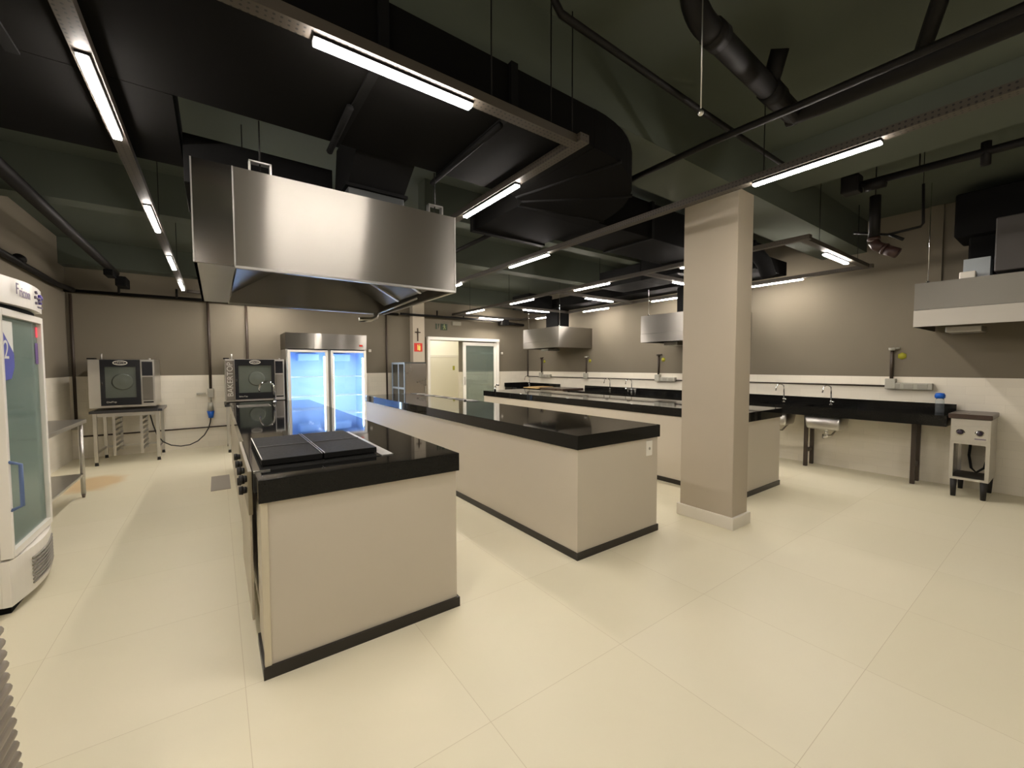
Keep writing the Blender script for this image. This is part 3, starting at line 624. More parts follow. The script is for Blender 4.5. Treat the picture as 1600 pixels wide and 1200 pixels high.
# ================================================================ WALL HOODS
def wall_hood(y0, y1, label, lower=None, dull=False):
    x0, x1, z0, z1 = 5.97, 6.99, 1.815, 2.265
    t = thing('wall_hood', label, 'extractor hood', (x1, (y0+y1)/2, z0))
    zs = z0+.17 if lower else z0+.14
    b = MB(); b.box(x0, x0+.01, y0, y1, zs+.004, z1); b.build('front_panel', STEEL if not dull else STEELD, t)
    b = MB(); b.box(x0-.004, x0+.01, y0, y1, z0, zs); b.build('lower_band', STEEL if not dull else brushed('plain_steel_band', (.48, .46, .41), .5, -.2), t)
    b = MB(); b.box(x0+.01, x1, y0, y0+.01, z0, z1); b.build('side_panel', STEEL, t)
    b = MB(); b.box(x0+.01, x1, y1-.01, y1, z0, z1); b.build('side_panel', STEEL, t)
    b = MB(); b.box(x0+.01, x1, y0+.01, y1-.01, z1-.012, z1); b.build('top_panel', STEEL2, t)
    b = MB(); b.prism([(x0+.05, z0+.04), (x1-.05, z1-.1), (x1-.05, z1-.08), (x0+.05, z0+.06)], 1, y0+.03, y1-.03); b.build('filter_bank', DARKST, t)
    b = MB(); ym = y1-.32; b.box(x1-.62, x1-.25, ym-.12, ym+.14, z0-.05, z0+.01, bev=.006); b.build('grease_cup', STEEL2, t)
    b = MB()
    for y in (y0+.08, y1-.08):
        b.sphere((x0+.10, y, z1+.012), .016); b.cyl((x0+.10, y, z1), (x0+.10, y, ZC), .004, seg=6)
    b.build('hanger', CHROME, t)
    return t
wall_hood(6.60, 7.85, 'steel wall hood in the far right corner beneath a dark duct')
wall_hood(3.15, 4.50, 'steel wall hood half hidden by the column, pale upper panel')
wall_hood(-.55, 1.075, 'steel wall hood at the right edge with two-tone front', True, True)
b = MB(); b.box(6.18, 6.40, .58, .76, 2.268, 2.48); bm_ = b
tag(b.build('storage_tub', SMKPL), 'translucent plastic tub standing on top of the right foreground hood', 'tub')
b = MB(); b.box(6.05, 6.14, .66, .77, 2.268, 2.34, bev=.008); tag(b.build('small_carton', WHITEM), 'small whitish carton in front of the plastic tub on the right hood', 'carton')

# ================================================================ DISPLAY FRIDGE (double, lit)
t = thing('double_display_fridge', 'tall two-door display fridge glowing blue-white inside with steel header', 'fridge', (1.73, 8.6, 0))
fx0, fx1, fy0, fy1, fz = 1.01, 2.41, 8.27, 8.97, 2.02
b = MB(); b.box(fx0, fx0+.03, fy0+.03, fy1, .12, fz-.29); b.box(fx1-.03, fx1, fy0+.03, fy1, .12, fz-.29); b.box(fx0+.03, fx1-.03, fy1-.03, fy1, .12, fz-.29); b.box(fx0, fx1, fy0+.03, fy1, 0, .12); b.build('cabinet_shell', STEEL2, t)
# interior
b = MB(); b.box(fx0+.031, fx1-.031, fy1-.05, fy1-.031, .13, 1.72); b.box(fx0+.031, fx1-.031, fy0+.05, fy1-.05, 1.70, 1.72); b.box(fx0+.031, fx1-.031, fy0+.05, fy1-.05, .13, .15); b.box(fx0+.031, fx0+.04, fy0+.05, fy1-.05, .15, 1.70); b.box(fx1-.04, fx1-.031, fy0+.05, fy1-.05, .15, 1.70); b.build('liner', INNERW, t)
prof = [(fx0-.005, fy1), (fx0-.005, fy0+.02)]
for i in range(13):
    s = i/12; prof.append((fx0-.005+(fx1-fx0+.01)*s, fy0-.055*math.sin(math.pi*s)+.0))
prof += [(fx1+.005, fy0+.02), (fx1+.005, fy1)]
b = MB(); b.prism(prof, 2, fz-.285, fz); b.build('header', STEEL, t)
b = MB(); b.box(2.27, 2.33, fy0-.03, fy0-.012, 1.80, 1.83); b.build('red_badge', RED, t)
for j, (x0, x1) in enumerate(((fx0+.02, 1.695), (1.745, fx1-.015))):
    b = MB(); b.box(x0, x0+.045, fy0-.03, fy0+.02, .14, 1.715); b.box(x1-.045, x1, fy0-.03, fy0+.02, .14, 1.715); b.box(x0+.045, x1-.045, fy0-.03, fy0+.02, .14, .19); b.box(x0+.045, x1-.045, fy0-.03, fy0+.02, 1.675, 1.715)
    d = b.build('door', WHITE, t)
    g = MB().box(x0+.045, x1-.045, fy0-.012, fy0-.006, .19, 1.675).build('pane', CLEAR, d)
b = MB(); b.box(1.70, 1.74, fy0-.01, fy0+.03, .12, 1.73); b.build('mullion', mat('mullion_grey', lin(120, 120, 110), .4), t)
for x, zt in ((1.075, 1.55), (1.645, 1.60), (1.805, 1.60), (2.345, 1.58)):
    MB().cyl((x, fy0+.055, .28), (x, fy0+.055, zt), .010, seg=8).build('light_tube', FLUOBL, t)
for z in (.50, .85, 1.22):
    b = MB()
    for q in range(24):
        x = fx0+.06+q*(fx1-fx0-.12)/23; b.cyl((x, fy0+.12, z), (x, fy1-.09, z), .003, seg=5)
    for y in (fy0+.12, fy0+.35, fy1-.09): b.cyl((fx0+.05, y, z), (fx1-.05, y, z), .004, seg=5)
    b.build('wire_shelf', WHITEM, t)
b = MB(); b.box(1.25, 1.62, 8.62, 8.9, 1.52, 1.66, bev=.02); b.box(1.85, 2.2, 8.62, 8.9, 1.52, 1.66, bev=.02); b.build('evaporator_box', INNERW, t)

# ================================================================ COMBI OVENS
def oven(x0, fz0, lettered, label):
    W, Dp, H = .715 if not lettered else .85, .78, .70 if not lettered else .705
    yf = 8.18; z0 = fz0
    t = thing('combi_oven', label, 'oven', (x0+W/2, yf+.35, z0))
    b = MB(); b.box(x0, x0+W, yf+.012, yf+Dp, z0, z0+H, bev=.005); b.build('body', STEEL2, t)
    dx0 = x0+.13 if not lettered else x0+.13; dx1 = dx0+(.43 if not lettered else .57)
    b = MB(); zz0, zz1 = z0+.035, z0+H-.005
    b.box(dx0, dx0+.05, yf-.03, yf+.01, zz0, zz1); b.box(dx1-.05, dx1, yf-.03, yf+.01, zz0, zz1); b.box(dx0+.05, dx1-.05, yf-.03, yf+.01, zz0, zz0+.11); b.box(dx0+.05, dx1-.05, yf-.03, yf+.01, zz1-.10, zz1)
    d = b.build('oven_door', mat('black_door_frame', (.012, .013, .016), .15), t)
    g = MB().box(dx0+.05, dx1-.05, yf-.015, yf-.008, zz0+.11, zz1-.10).build('door_glass', mat('oven_window', (.085, .10, .085), .08, 0, spec=.8, noise=.3, scale=2.5), d)
    b = MB(); b.lathe([(.001, 0), (.09, 0), (.1, .004), (.085, .006), (.06, .004), (.03, .012), (.001, .012)], (0, 0, 0), 28)
    fan = b.build('cavity_fan', mat('fan_cover', (.11, .125, .105), .5, .2), t)
    xm = (dx0+dx1)/2
    fan.data.transform(Matrix.Translation((xm+.02, yf-.0155, (zz0+zz1)/2+.01)) @ Matrix.Rotation(R(90), 4, 'X') @ Matrix.Scale(1.2, 4))
    # oval badge
    b = MB(); pts = [(xm+.075*math.cos(2*math.pi*i/32), yf-.032, zz1-.045+.028*math.sin(2*math.pi*i/32)) for i in range(33)]
    b.tube(pts, .006, 6); b.build('badge_ring', SILTXT, d)
    text('badge_text', 'UNOX', .034, face_mx((xm, yf-.031, zz1-.045), '-y'), SILTXT, t)
    text('model_text', 'ChefTop' if not lettered else 'BakerTop', .03, face_mx((dx0+.11, yf-.031, zz0+.05), '-y'), SILTXT, t)
    b = MB(); b.cyl((dx0+.02, yf-.045, zz0+.3), (dx0+.02, yf-.045, zz0+.34), .01); b.build('door_latch', RUBBER, t)
    b = MB(); b.box(dx1+.015, x0+W-.02, yf-.004, yf+.012, z0+H-.24, z0+H-.03); b.build('control_screen', mat('black_screen', (.012, .013, .018), .12), t)
    b = MB(); b.box(dx1+.015, x0+W-.02, yf, yf+.012, z0+.09, z0+H-.26, bev=.003); b.build('side_cover', STEEL, t)
    b = MB(); b.box(dx1+.02, x0+W-.02, yf-.002, yf+.011, z0+.055, z0+.075); b.build('vent_slot', BLACK, t)
    b = MB(); b.cyl((x0+.10, yf+.3, z0+H), (x0+.10, yf+.3, z0+H+.09), .012); b.cyl((x0+W-.06, yf+.1, z0+H), (x0+W-.06, yf+.1, z0+H+.02), .015); b.build('flue_pipe', STEEL2, t)
    b = MB(); b.box(x0-.02, x0+.06, yf+.1, yf+.25, z0+H+.001, z0+H+.02, bev=.004); b.build('hinge_cap', BLACK, t)
    if lettered:
        MB().box(x0+.008, x0+.125, yf+.006, yf+.0118, z0+.02, z0+.68).build('letter_panel', mat('grey_letter_panel', lin(120, 114, 104), .4, .3), t)
        mm = Matrix.Translation((x0+.068, yf+.004, z0+.37)) @ Matrix(((1, 0, 0), (0, 0, -1), (0, 1, 0))).to_4x4() @ Matrix.Rotation(R(90), 4, 'Z')
        text('side_lettering', 'BAKERTOP', .115, mm, SILTXT, t, .003)
    return t
oven(-1.475, .825, False, 'steel combi oven with dark glass door at the back left')
oven(.115, .835, True, 'steel combi oven with vertical lettering beside the display fridge')
def stand(x0, W, zt, label):
    t = thing('oven_stand', label, 'oven stand', (x0+W/2, 8.5, 0))
    y0, y1 = 8.18, 8.90
    b = MB(); b.box(x0-.02, x0+W+.03, y0-.03, y1, zt-.075, zt-.04); b.box(x0+.04, x0+W-.02, y0-.05, y0-.03, zt-.07, zt-.03); b.build('tray_shelf', mat('dark_shelf', (.05, .05, .052), .3, .4), t)
    for x in (x0+.03, x0+W-.03):
        for y in (y0+.02, y1-.04):
            b = MB(); b.box(x-.02, x+.02, y-.02, y+.02, .05, zt-.075); b.build('leg', STEEL2, t)
            b = MB(); b.cyl((x, y, .001), (x, y, .05), .022, .018); b.build('foot', RUBBER, t)
    b = MB()
    for z in (.16,): b.box(x0+.05, x0+W-.05, y1-.05, y1-.03, z, z+.03); b.box(x0+.02, x0+.04, y0+.04, y1-.06, z, z+.03); b.box(x0+W-.04, x0+W-.02, y0+.04, y1-.06, z, z+.03)
    b.box(x0+.05, x0+W-.05, y0+.01, y0+.03, zt-.13, zt-.075); b.build('cross_bar', STEEL2, t)
    b = MB()
    for x in (x0+.22, x0+W-.22):
        b.box(x-.015, x+.015, y0+.05, y0+.07, .12, zt-.13); b.box(x-.015, x+.015, y1-.1, y1-.08, .12, zt-.13)
        for k in range(7): b.box(x-.02, x+.02, y0+.07, y1-.1, .18+k*.075, .186+k*.075)
    b.build('tray_runner', STEEL2, t)
    return t
stand(-1.455, .74, .825, 'steel open stand carrying the oven at the back left')
stand(.115, .85, .835, 'steel open stand carrying the lettered oven, mostly behind the worktop')

# ================================================================ LEFT DISPLAY FREEZER
t = thing('upright_display_freezer', 'white upright display freezer with glass door at the left edge', 'freezer', (-1.35, 3.93, 0))
ax0, ax1, ay0, ay1 = -1.72, -1.02, 3.53, 4.24
b = MB(); b.box(ax0, ax1, ay0, ay0+.04, .05, 1.76, bev=.004); b.box(ax0, ax1, ay1-.04, ay1, .05, 1.76, bev=.004); b.box(ax0, ax0+.04, ay0+.04, ay1-.04, .05, 1.76); b.box(ax0+.04, ax1, ay0+.04, ay1-.04, .05, .34); b.box(ax0+.04, ax1, ay0+.04, ay1-.04, 1.72, 1.76); b.build('cabinet_shell', WHITE, t)
b = MB(); b.box(ax0+.041, ax0+.05, ay0+.041, ay1-.041, .35, 1.71); b.box(ax0+.05, ax1-.02, ay0+.041, ay0+.05, .35, 1.71); b.box(ax0+.05, ax1-.02, ay1-.05, ay1-.041, .35, 1.71); b.build('liner', mat('freezer_liner', lin(205, 225, 214), .4), t)
# header: bowed in plan
def bow(y0, y1, xf, d, xb, n=12):
    pr = [(xb, y0), (xf, y0)]
    for i in range(1, n): s = i/n; pr.append((xf+d*math.sin(math.pi*s), y0+(y1-y0)*s))
    return pr+[(xf, y1), (xb, y1)]
b = MB(); b.prism(bow(ay0-.005, ay1+.005, -.975, .035, ax0), 2, 1.785, 1.94); b.build('header', WHITE, t)
b = MB(); b.prism(bow(ay0, ay1, -1.01, .03, ax0), 2, 1.762, 1.784); b.build('header_gap', BLACK, t)
# grille base
b = MB(); b.prism(bow(ay0, ay1+.01, -.985, .045, -1.02), 2, .05, .315); base = b.build('kick_panel', WHITE, t)
for k in range(8):
    b = MB(); z = .095+k*.022
    pr = []
    for i in range(13):
        s = i/12; s2 = .28+.66*s; pr.append((-.985+.045*math.sin(math.pi*s2)+.004, ay0+(ay1-ay0)*s2, z))
    b.tube(pr, .0065, 6); b.build('grille_slot', mat('slot_shadow_grey', lin(150, 146, 136), .6), t)
b = MB(); b.box(-1.6, -1.0, ay0+.04, ay1-.04, 0, .05); b.build('base_foot', BLACK, t)
# door
D0, D1, DZ0, DZ1 = ay0+.005, ay1-.005, .325, 1.755
b = MB(); b.box(-1.02, -.97, D0, D0+.030, DZ0, DZ1, bev=.004); b.box(-1.02, -.97, D1-.035, D1, DZ0, DZ1, bev=.004); b.box(-1.02, -.97, D0+.030, D1-.035, DZ0, DZ0+.04); b.box(-1.02, -.97, D0+.030, D1-.035, DZ1-.04, DZ1); fdoor = b.build('door', WHITE, t)
b = MB(); b.box(-1.0, -.994, D0+.030, D1-.035, DZ0+.04, DZ1-.04); b.build('door_glass', SMOKE, fdoor)
b = MB(); b.tube([(-.975, D0-.02+.03, .60), (-.93, D0+.02, .62), (-.93, D0+.02, .86), (-.975, D0+.01, .88)], .010, 8); b.build('door_handle', mat('blue_grey_handle', lin(90, 110, 150), .4), fdoor)
for z in (.62, .95, 1.28, 1.5):
    b = MB()
    for q in range(16):
        y = ay0+.07+q*(ay1-ay0-.14)/15; b.cyl((ax0+.08, y, z), (-1.06, y, z), .003, seg=5)
    b.cyl((-1.06, ay0+.06, z), (-1.06, ay1-.06, z), .005, seg=6); b.cyl((ax0+.08, ay0+.06, z), (ax0+.08, ay1-.06, z), .005, seg=6)
    b.build('wire_shelf', mat('shelf_wire', lin(150, 160, 155), .4), t)
# stickers on the glass
b = MB(); b.box(-.993, -.991, 3.61, 3.775, 1.47, 1.69); b.build('paper_sticker', PAPER, t)
b = MB(); b.prism([(3.61, 1.64), (3.775, 1.50), (3.775, 1.42), (3.72, 1.35), (3.61, 1.34)], 0, -.9905, -.989); b.build('blue_sticker', NAVY, t)
text('sticker_number', '2', .155, face_mx((-.9885, 3.662, 1.515), '+x'), PAPER, t, .0005)
b = MB(); b.box(-.993, -.991, D1-.085, D1-.036, 1.44, 1.58); b.build('violet_sticker', VIOLET, t)
b = MB(); b.box(-.993, -.990, D1-.062, D1-.036, 1.62, 1.69, bev=.001); b.build('red_indicator', REDLED, t)
text('header_lettering', 'F', .095, face_mx((-.940, 3.69, 1.878), '+x'), GREYTXT, t, .001)
text('header_lettering', 'ricon', .085, face_mx((-.9375, 3.80, 1.866), '+x'), mat('lavender_print', lin(160, 150, 172), .6), t, .001)
b = MB()
sx = -.945
for (y, z, r_) in ((4.10, 1.885, .016), (4.125, 1.88, .012), (4.085, 1.872, .010), (4.095, 1.860, .010), (4.105, 1.845, .009)): b.cyl((sx-.01, y, z), (sx+.004, y, z), r_, seg=10)
b.build('blue_emblem', BLUETXT, t)
b = MB()
for (y, z, r_) in ((4.0, 1.905, .008), (4.01, 1.90, .006), (3.985, 1.87, .010), (4.0, 1.835, .009), (4.06, 1.868, .008), (4.065, 1.85, .007)): b.cyl((-.948, y, z), (-.934, y, z), r_, seg=8)
b.build('grey_emblem', GREYTXT, t)
text('small_print', 'REFRIGERADOS', .017, face_mx((-.950, 4.10, 1.815), '+x'), GREYTXT, t, .001)
# hose above the freezer
b = MB(); b.tube([(-1.3, 3.8, 1.94), (-1.3, 3.8, 2.06)], .03, 10); b.tube([(-1.3, 3.8, 2.06), (-1.28, 3.85, 2.10), (-1.25, 3.95, 2.11), (-1.22, 4.02, 2.09)], .006, 8)
tag(b.build('cable_stub', BLKP), 'dark cable stub with a thin curl rising above the white freezer', 'cable')

# ================================================================ LEFT STEEL TABLE
t = thing('steel_work_table', 'stainless steel work table with lower shelf against the left wall', 'work table', (-1.5, 5.4, 0))
b = MB(); b.box(-1.80, -1.17, 4.40, 6.36, .81, .85, bev=.004); b.box(-1.815, -1.80, 4.40, 6.36, .81, .93); b.build('table_top', STEEL2, t)
b = MB(); b.box(-1.77, -1.20, 4.44, 6.32, .235, .262, bev=.004); b.build('lower_shelf', STEEL2, t)
for x in (-1.76, -1.21):
    for y in (4.46, 6.31):
        b = MB(); b.cyl((x, y, .04), (x, y, .81), .020); b.build('leg', STEEL2, t)
        b = MB(); b.cyl((x, y, 0), (x, y, .04), .012, .018); b.build('foot', mat('foot_grey', lin(110, 100, 90), .4), t)

# ================================================================ TALL STEEL CABINET
t = thing('steel_fridge_cabinet', 'tall polished steel cabinet left of the sliding door', 'cabinet', (3.45, 8.5, 0))
b = MB(); b.box(3.11, 3.58, 8.08, 8.80, .10, 1.50, bev=.003); b.build('body', mat('grey_glossy_side', (.10, .105, .10), .15, .3), t)
EDGE = mat('pale_blue_edge', lin(190, 210, 235), .25)
for y in (8.09, 8.42, 8.79): MB().box(3.098, 3.109, y-.012, y+.012, .12, 1.49).build('edge_trim', EDGE, t)
for z in (1.475, .96): MB().box(3.094, 3.1095, 8.104, 8.776, z-.02, z+.02).build('edge_trim', EDGE, t)
b = MB(); b.box(3.115, 3.575, 8.055, 8.078, .12, 1.47, bev=.003); cd = b.build('cabinet_door', mat('brown_steel', (.33, .30, .26), .28, 1, .06, 2), t)
b = MB(); b.box(3.53, 3.55, 8.02, 8.055, .7, 1.0, bev=.003); b.build('door_handle', STEEL2, cd)
for x in (3.15, 3.54):
    for y in (8.12, 8.76): MB().cyl((x, y, 0), (x, y, .10), .02).build('foot', RUBBER, t)
# pilaster signs
t = thing('wall_crucifix', 'small dark wooden crucifix on the pilaster above the red sign', 'crucifix', (3.71, 8.80, 2.1))
b = MB(); b.box(3.700, 3.722, 8.80, 8.818, 1.98, 2.27, bev=.002); b.box(3.645, 3.777, 8.80, 8.818, 2.165, 2.187, bev=.002); b.build('cross', WOODD, t)
b = MB(); b.sphere((3.711, 8.797, 2.205), .012); b.cyl((3.711, 8.797, 2.19), (3.711, 8.797, 2.07), .011, .007, 8); b.cyl((3.665, 8.797, 2.185), (3.757, 8.797, 2.185), .005, seg=6); b.build('figure', BRONZE, t)
t = thing('fire_extinguisher_sign', 'red sign with pale extinguisher symbol on the pilaster', 'sign', (3.72, 8.81, 1.84))
b = MB(); b.box(3.625, 3.820, 8.811, 8.818, 1.745, 1.935, bev=.002); b.build('plate', RED, t)
b = MB(); b.box(3.73, 3.77, 8.807, 8.811, 1.77, 1.87, bev=.001); b.cyl((3.75, 8.809, 1.87), (3.75, 8.809, 1.905), .010); b.box(3.70, 3.722, 8.808, 8.811, 1.78, 1.90); b.build('extinguisher_symbol', mat('pale_yellow', lin(235, 215, 110), .5), t)
t = thing('exit_sign', 'dark green running figure exit sign above the sliding door', 'sign', (4.39, 8.99, 2.36))
b = MB(); b.box(4.37, 4.54, 8.985, 8.999, 2.275, 2.425, bev=.002); b.build('plate', SIGNG, t)
b = MB(); b.sphere((4.455, 8.982, 2.40), .014, (1, .4, 1)); b.tube([(4.45, 8.982, 2.385), (4.455, 8.982, 2.345), (4.435, 8.982, 2.29)], .010, 6); b.tube([(4.455, 8.982, 2.345), (4.485, 8.982, 2.325), (4.48, 8.982, 2.29)], .009, 6); b.tube([(4.42, 8.982, 2.36), (4.452, 8.982, 2.378), (4.485, 8.982, 2.36)], .007, 6); b.build('running_figure', SIGNP, t)
b = MB(); b.box(4.24, 4.275, 8.985, 8.999, 2.29, 2.42); b.prism([(4.30, 2.42), (4.335, 2.42), (4.318, 2.31)], 1, 8.986, 8.999); b.build('arrow', SIGNG, t)
b = MB(); b.box(4.66, 4.90, 8.95, 8.999, 2.40, 2.49, bev=.01); tag(b.build('emergency_light', mat('pale_box', lin(140, 136, 120), .5)), 'pale box on the wall just under the pipe above the sliding door', 'emergency light')

# ================================================================ RIGHT WALL COUNTER
b = MB(); x0, x1 = 6.42, 6.98
YS = 0.86
holes = [(1.80, 2.22), (2.42, 2.80)]
zt, zb = .865, .745
for (a, c) in ((YS, 1.80), (2.22, 2.42), (2.80, 6.80)): b.box(x0, x1, a, c, zb, zt)
for (a, c) in holes: b.box(x0, 6.48, a, c, zb, zt); b.box(6.82, x1, a, c, zb, zt)
b.box(6.965, 6.985, YS, 6.80, zt, .96)
tag(b.build('worktop', GRANITE), 'long black granite wall worktop with upstand along the right wall', 'worktop')
b = MB(); b.box(x0, x1, 7.66, 8.98, zb, zt); b.box(6.965, 6.985, 7.66, 8.98, zt, .96); b.box(6.2, 6.965, 8.96, 8.985, zt, .97); b.box(6.2, x0, 8.3, 8.96, zb, zt)
tag(b.build('worktop', GRANITE), 'black granite corner worktop with upstand in the far right corner', 'worktop')
for i, y in enumerate((1.165, 2.265, 4.0, 5.6, 6.7)):
    t = thing('worktop_leg_frame', 'dark brown steel leg frame under the wall worktop, %s counted from the small griddle' % ['first', 'second', 'third', 'fourth', 'fifth'][i], 'leg frame', (6.7, y, 0), 'leg frames under the wall worktop')
    for x in (6.72, 6.94): MB().box(x-.022, x+.022, y-.02, y+.02, .002, .744).build('leg', BRONZE, t)
    MB().box(6.742, 6.918, y-.012, y+.012, .20, .245).build('cross_bar', BRONZE, t)
for i, (a, c) in enumerate(holes):
    t = thing('undermount_sink', ['steel sink bowl under the wall worktop nearest the griddle', 'steel sink bowl under the wall worktop partly behind the counter end'][i], 'sink', (6.65, (a+c)/2, .58), 'sinks in the wall worktop')
    b = MB()
    bt = bmesh.new(); bmesh.ops.create_cube(bt, size=1)
    for v in bt.verts: v.co = Vector(((6.65)+v.co.x*.36*(1 if v.co.z > 0 else .86), (a+c)/2+v.co.y*(c-a)*(1 if v.co.z > 0 else .88), (.652)+v.co.z*.18))
    top = [f for f in bt.faces if f.normal.z > .9]
    bmesh.ops.delete(bt, geom=top, context='FACES')
    bmesh.ops.bevel(bt, geom=[e for e in bt.edges if not e.is_boundary], offset=.035, segments=4, profile=.5, affect='EDGES')
    bmesh.ops.solidify(bt, geom=list(bt.faces), thickness=.004)
    b._merge(bt, None, True); b.build('bowl', STEEL2, t)
    b = MB(); ym = (a+c)/2; b.cyl((6.65, ym, .56), (6.65, ym, .53), .035, .022); b.cyl((6.65, ym, .53), (6.65, ym, .50), .018); b.tube([(6.65, ym, .50), (6.65, ym-.01, .46), (6.66, ym+.03, .44), (6.70, ym+.04, .47)], .018, 10); b.build('drain_trap', CHROME, t)
    b = MB(); b.tube([(6.68, ym+.0, .47), (6.78, ym-.02, .46), (6.90, ym-.05, .54), (6.985, ym-.06, .60)], .012, 8); b.build('drain_hose', mat('hose_grey', lin(170, 165, 150), .5), t)
def wall_tap(y, label, mixer=False):
    t = thing('faucet', label, 'faucet', (6.86, y, .865))
    b = MB(); b.cyl((6.86, y, .865), (6.86, y, .885), .022, .016)
    pts = [(6.86, y, .88), (6.86, y, 1.09)]
    for i in range(1, 9):
        a = math.pi*i/8; pts.append((6.86-.055+.055*math.cos(a), y+.03*(1-math.cos(a)), 1.09+.05*math.sin(a)))
    pts.append((pts[-1][0]-.006, pts[-1][1]+.004, 1.04)); b.tube(pts, .008, 8); b.build('spout', CHROME, t)
    b = MB()
    if mixer:
        b.cyl((6.86, y-.09, .935), (6.86, y+.09, .935), .014); b.cyl((6.86, y-.09, .935), (6.82, y-.14, .95), .010); b.cyl((6.86, y+.09, .935), (6.82, y+.14, .95), .010); b.cyl((6.86, y-.09, .866), (6.86, y-.09, .935), .01); b.cyl((6.86, y+.09, .866), (6.86, y+.09, .935), .01)
    else:
        b.cyl((6.86, y, .915), (6.80, y-.05, .92), .012, .009); b.sphere((6.86, y, .915), .017)
    b.build('lever', CHROME, t); return t
wall_tap(2.03, 'chrome faucet on the wall worktop, the one nearest the small griddle')
wall_tap(2.61, 'chrome faucet on the wall worktop, second from the small griddle')
wall_tap(5.95, 'slim chrome faucet left of the two-handled mixer on the wall worktop')
wall_tap(5.38, 'chrome two-handled bridge mixer on the wall worktop left of the column', True)
wall_tap(8.75, 'tiny chrome faucet in the far right corner of the wall worktop')
# conduit line with boxes
Zc = 1.15
b = MB(); b.tube([(6.975, 1.47, Zc), (6.975, 8.97, Zc-.02)], .011, 8); b.tube([(6.975, 8.97, Zc-.02), (6.975, 8.97, 1.85)], .014, 8)
tag(b.build('electrical_conduit', BRONZE), 'long thin horizontal conduit above the wall worktop', 'conduit')
def elec(y, kind, label):
    t = thing('socket_trunking' if kind else 'junction_box', label, 'socket box', (6.97, y, 1.15))
    if kind:
        b = MB(); b.box(6.93, 6.999, y-.42, y, 1.115, 1.195, bev=.006); b.build('trunking', GREYPL, t)
        b = MB()
        for k in range(3): b.box(6.924, 6.93, y-.38+k*.125, y-.29+k*.125, 1.128, 1.182, bev=.003)
        b.build('socket', mat('socket_grey', lin(150, 148, 136), .45), t)
    b = MB(); b.box(6.92, 6.999, y-.09, y+.01, 1.115, 1.245, bev=.006); b.build('box', GREYPL, t)
    b = MB(); b.tube([(6.975, y-.04, 1.24), (6.975, y-.04, 1.60)], .018, 8); b.build('riser', BRONZE, t)
    b = MB(); b.cyl((6.96, y-.04, 1.60), (6.96, y-.04, 1.635), .03, .035); b.cyl((6.97, y-.05, 1.62), (6.97, y-.11, 1.63), .012); b.build('riser_cap', GREYPL if y < 2 or 6 < y < 7 else BRONZE, t)
    b = MB(); b.cyl((6.996, y-.13, 1.53), (6.999, y-.13, 1.53), .045, seg=6); b.build('yellow_tag', YELLOW, t)
    return t
elec(1.48, True, 'grey socket trunking with short riser on the right wall above the water bottle')
elec(4.88, True, 'grey socket trunking with bent riser just left of the column')
elec(6.80, False, 'grey junction box with short riser right of the farthest hood')
elec(8.42, True, 'grey socket trunking with riser below the farthest hood')
# water bottle
t = thing('water_bottle', 'clear water bottle with bright blue cap standing on the wall worktop', 'bottle', (6.78, .97, .866))
b = MB(); b.lathe([(.001, 0), (.036, 0), (.038, .01), (.038, .06), (.035, .07), (.038, .08), (.038, .14), (.030, .165)], (6.78, .97, .866), 20); b.build('bottle_body', WATER, t)
b = MB(); b.lathe([(.036, .165), (.045, .175), (.046, .205), (.035, .225), (.001, .23)], (6.78, .97, .866), 20); b.build('cap', BLUEPL, t)
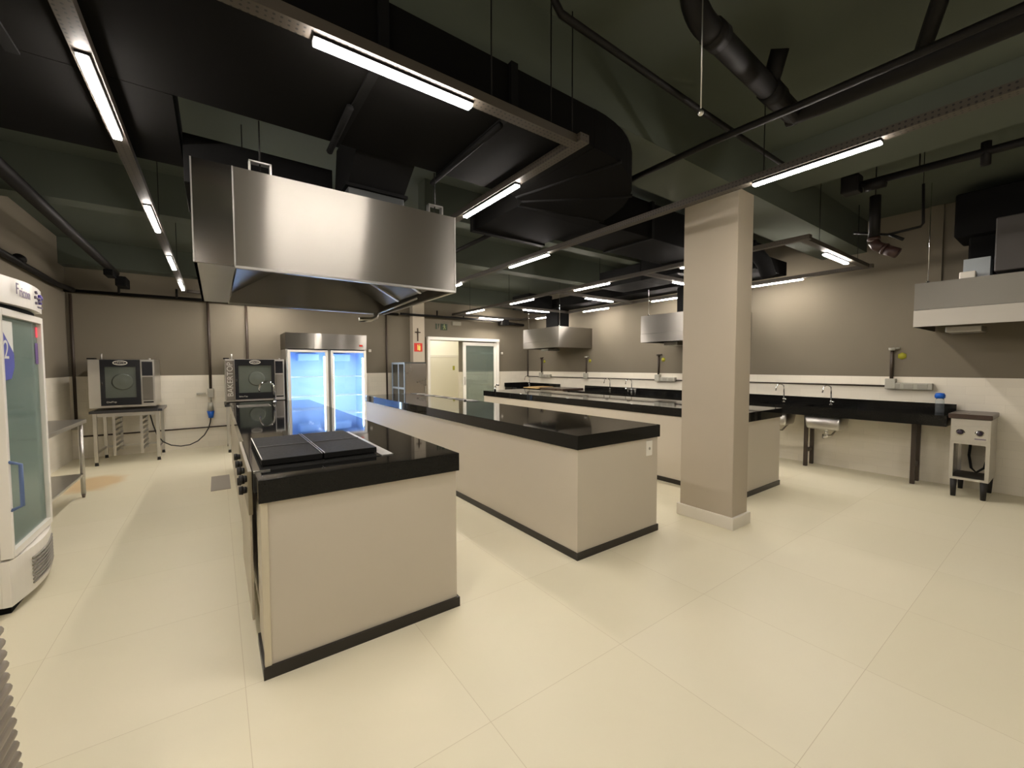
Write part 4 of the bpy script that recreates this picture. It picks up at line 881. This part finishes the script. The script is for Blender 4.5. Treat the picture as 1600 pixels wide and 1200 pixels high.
# small griddle stand
def griddle(x0, x1, y0, y1, label, full=True):
    t = thing('griddle_stand', label, 'griddle', ((x0+x1)/2, (y0+y1)/2, 0))
    b = MB(); b.box(x0-.02, x1, y0-.01, y1+.02, .845, .895, bev=.008); b.build('griddle_plate', BROWNTOP, t)
    b = MB(); b.box(x0, x1-.01, y0, y1, .60, .843, bev=.003); b.build('upper_body', STEEL2, t)
    b = MB(); b.box(x0-.008, x0-.001, y0+.01, y1-.005, .615, .77, bev=.002); cp = b.build('control_panel', STEEL2, t)
    ym = (y0+y1)/2
    for y in (y0+.075, y1-.075):
        b = MB(); b.cyl((x0-.008, y, .70), (x0-.012, y, .70), .034); b.build('knob_ring', CHROME, cp)
        b = MB(); b.cyl((x0-.012, y, .70), (x0-.035, y, .70), .026, .022, 20); b.build('knob', mat('plum_knob', (.03, .02, .035), .35), cp)
    b = MB(); b.box(x0-.009, x0-.006, y0+.03, y0+.11, .635, .647); b.build('label_print', GREYTXT, cp)
    b = MB(); w2 = .03
    b.box(x0, x0+.03, y0, y0+w2, .19, .60); b.box(x0, x0+.03, y1-w2, y1, .19, .60); b.box(x1-.04, x1-.01, y0, y0+w2, .19, .60); b.box(x1-.04, x1-.01, y1-w2, y1, .19, .60)
    b.box(x0+.03, x1-.04, y0+.007, y0+w2-.005, .19, .1945); b.box(x0+.03, x1-.04, y1-w2+.005, y1-.007, .19, .1945); b.box(x0, x0+.03, y0+w2, y1-w2, .575, .60); b.box(x0, x0+.03, y0+w2, y1-w2, .19, .215); b.build('frame', STEEL2, t)
    b = MB(); b.box(x0+.03, x1-.04, y0, y0+.006, .19, .60); b.build('side_panel', STEEL2, t)
    b = MB(); b.box(x0+.03, x1-.04, y1-.006, y1, .19, .60); b.build('side_panel', STEEL2, t)
    b = MB(); b.box(x0+.03, x1-.04, y0+.006, y1-.006, .195, .207); b.build('lower_shelf', mat('dark_inner_shelf', (.07, .065, .055), .5, .3), t)
    b = MB(); yy = y0+.13; b.tube([(x1-.08, y0+.18, .60), (x1-.1, y0+.19, .40), (x1-.1, y0+.17, .26), (x1-.1, y0+.13, .215), (x1-.12, y0+.07, .28), (x1-.12, y0+.04, .45), (x1-.12, y0+.04, .60)], .012, 8); b.build('gas_hose', RUBBER, t)
    for x in (x0+.03, x1-.05):
        for y in (y0+.035, y1-.035): MB().cyl((x, y, 0), (x, y, .19), .020, .028, 14).build('foot', RUBBER, t)
    return t
griddle(6.44, 6.97, .545, .832, 'small steel griddle on a stand at the right end of the wall worktop')
griddle(6.32, 6.955, 6.84, 7.62, 'wide brown-topped griddle between the two far wall worktops')
b = MB(); b.box(6.25, 6.75, 7.66, 8.22, .868, .884); b.box(6.30, 6.78, 7.68, 8.10, .886, .90)
b.bm.transform(Matrix.Identity(4))
tag(b.build('cutting_board', CARD), 'tan boards lying on the far corner worktop', 'board')

# ================================================================ FLOOR DRAIN, TRAYS
t = thing('floor_drain', 'square steel floor drain plate left of the foreground counter', 'drain', (.02, 6.1, 0))
b = MB(); b.box(-.09, .10, 5.75, 6.5, .001, .006, bev=.001); b.build('drain_plate', mat('drain_steel', (.34, .31, .26), .5, .2), t)
base = None
NT = 28
for k in range(NT):
    z = .004+k*.0288
    if base is None:
        b = MB(); b.box(-.82, -.402, .82, 1.49, 0, .010, bev=.003)
        b.tube([(-.404, .82, .014), (-.404, 1.48, .014)], .0125, 10)
        b.tube([(-.818, .82, .014), (-.818, 1.48, .014)], .0125, 10)
        b.tube([(-.81, 1.48, .014), (-.41, 1.48, .014)], .0125, 10)
        base = b.build('baking_tray', TRAYM); base.location = (0, 0, z)
        o = base
    else:
        o = base.copy(); COL.objects.link(o); o.location = (random.uniform(-.001, .001)-.0015*(k-15)-.018, random.uniform(-.003, .003), z)
    tag(o, 'grey rimmed metal tray in the tall stack at the lower left edge' if k < NT-1 else 'topmost grey metal tray of the stack at the lower left edge', 'tray', 'stacked metal trays')
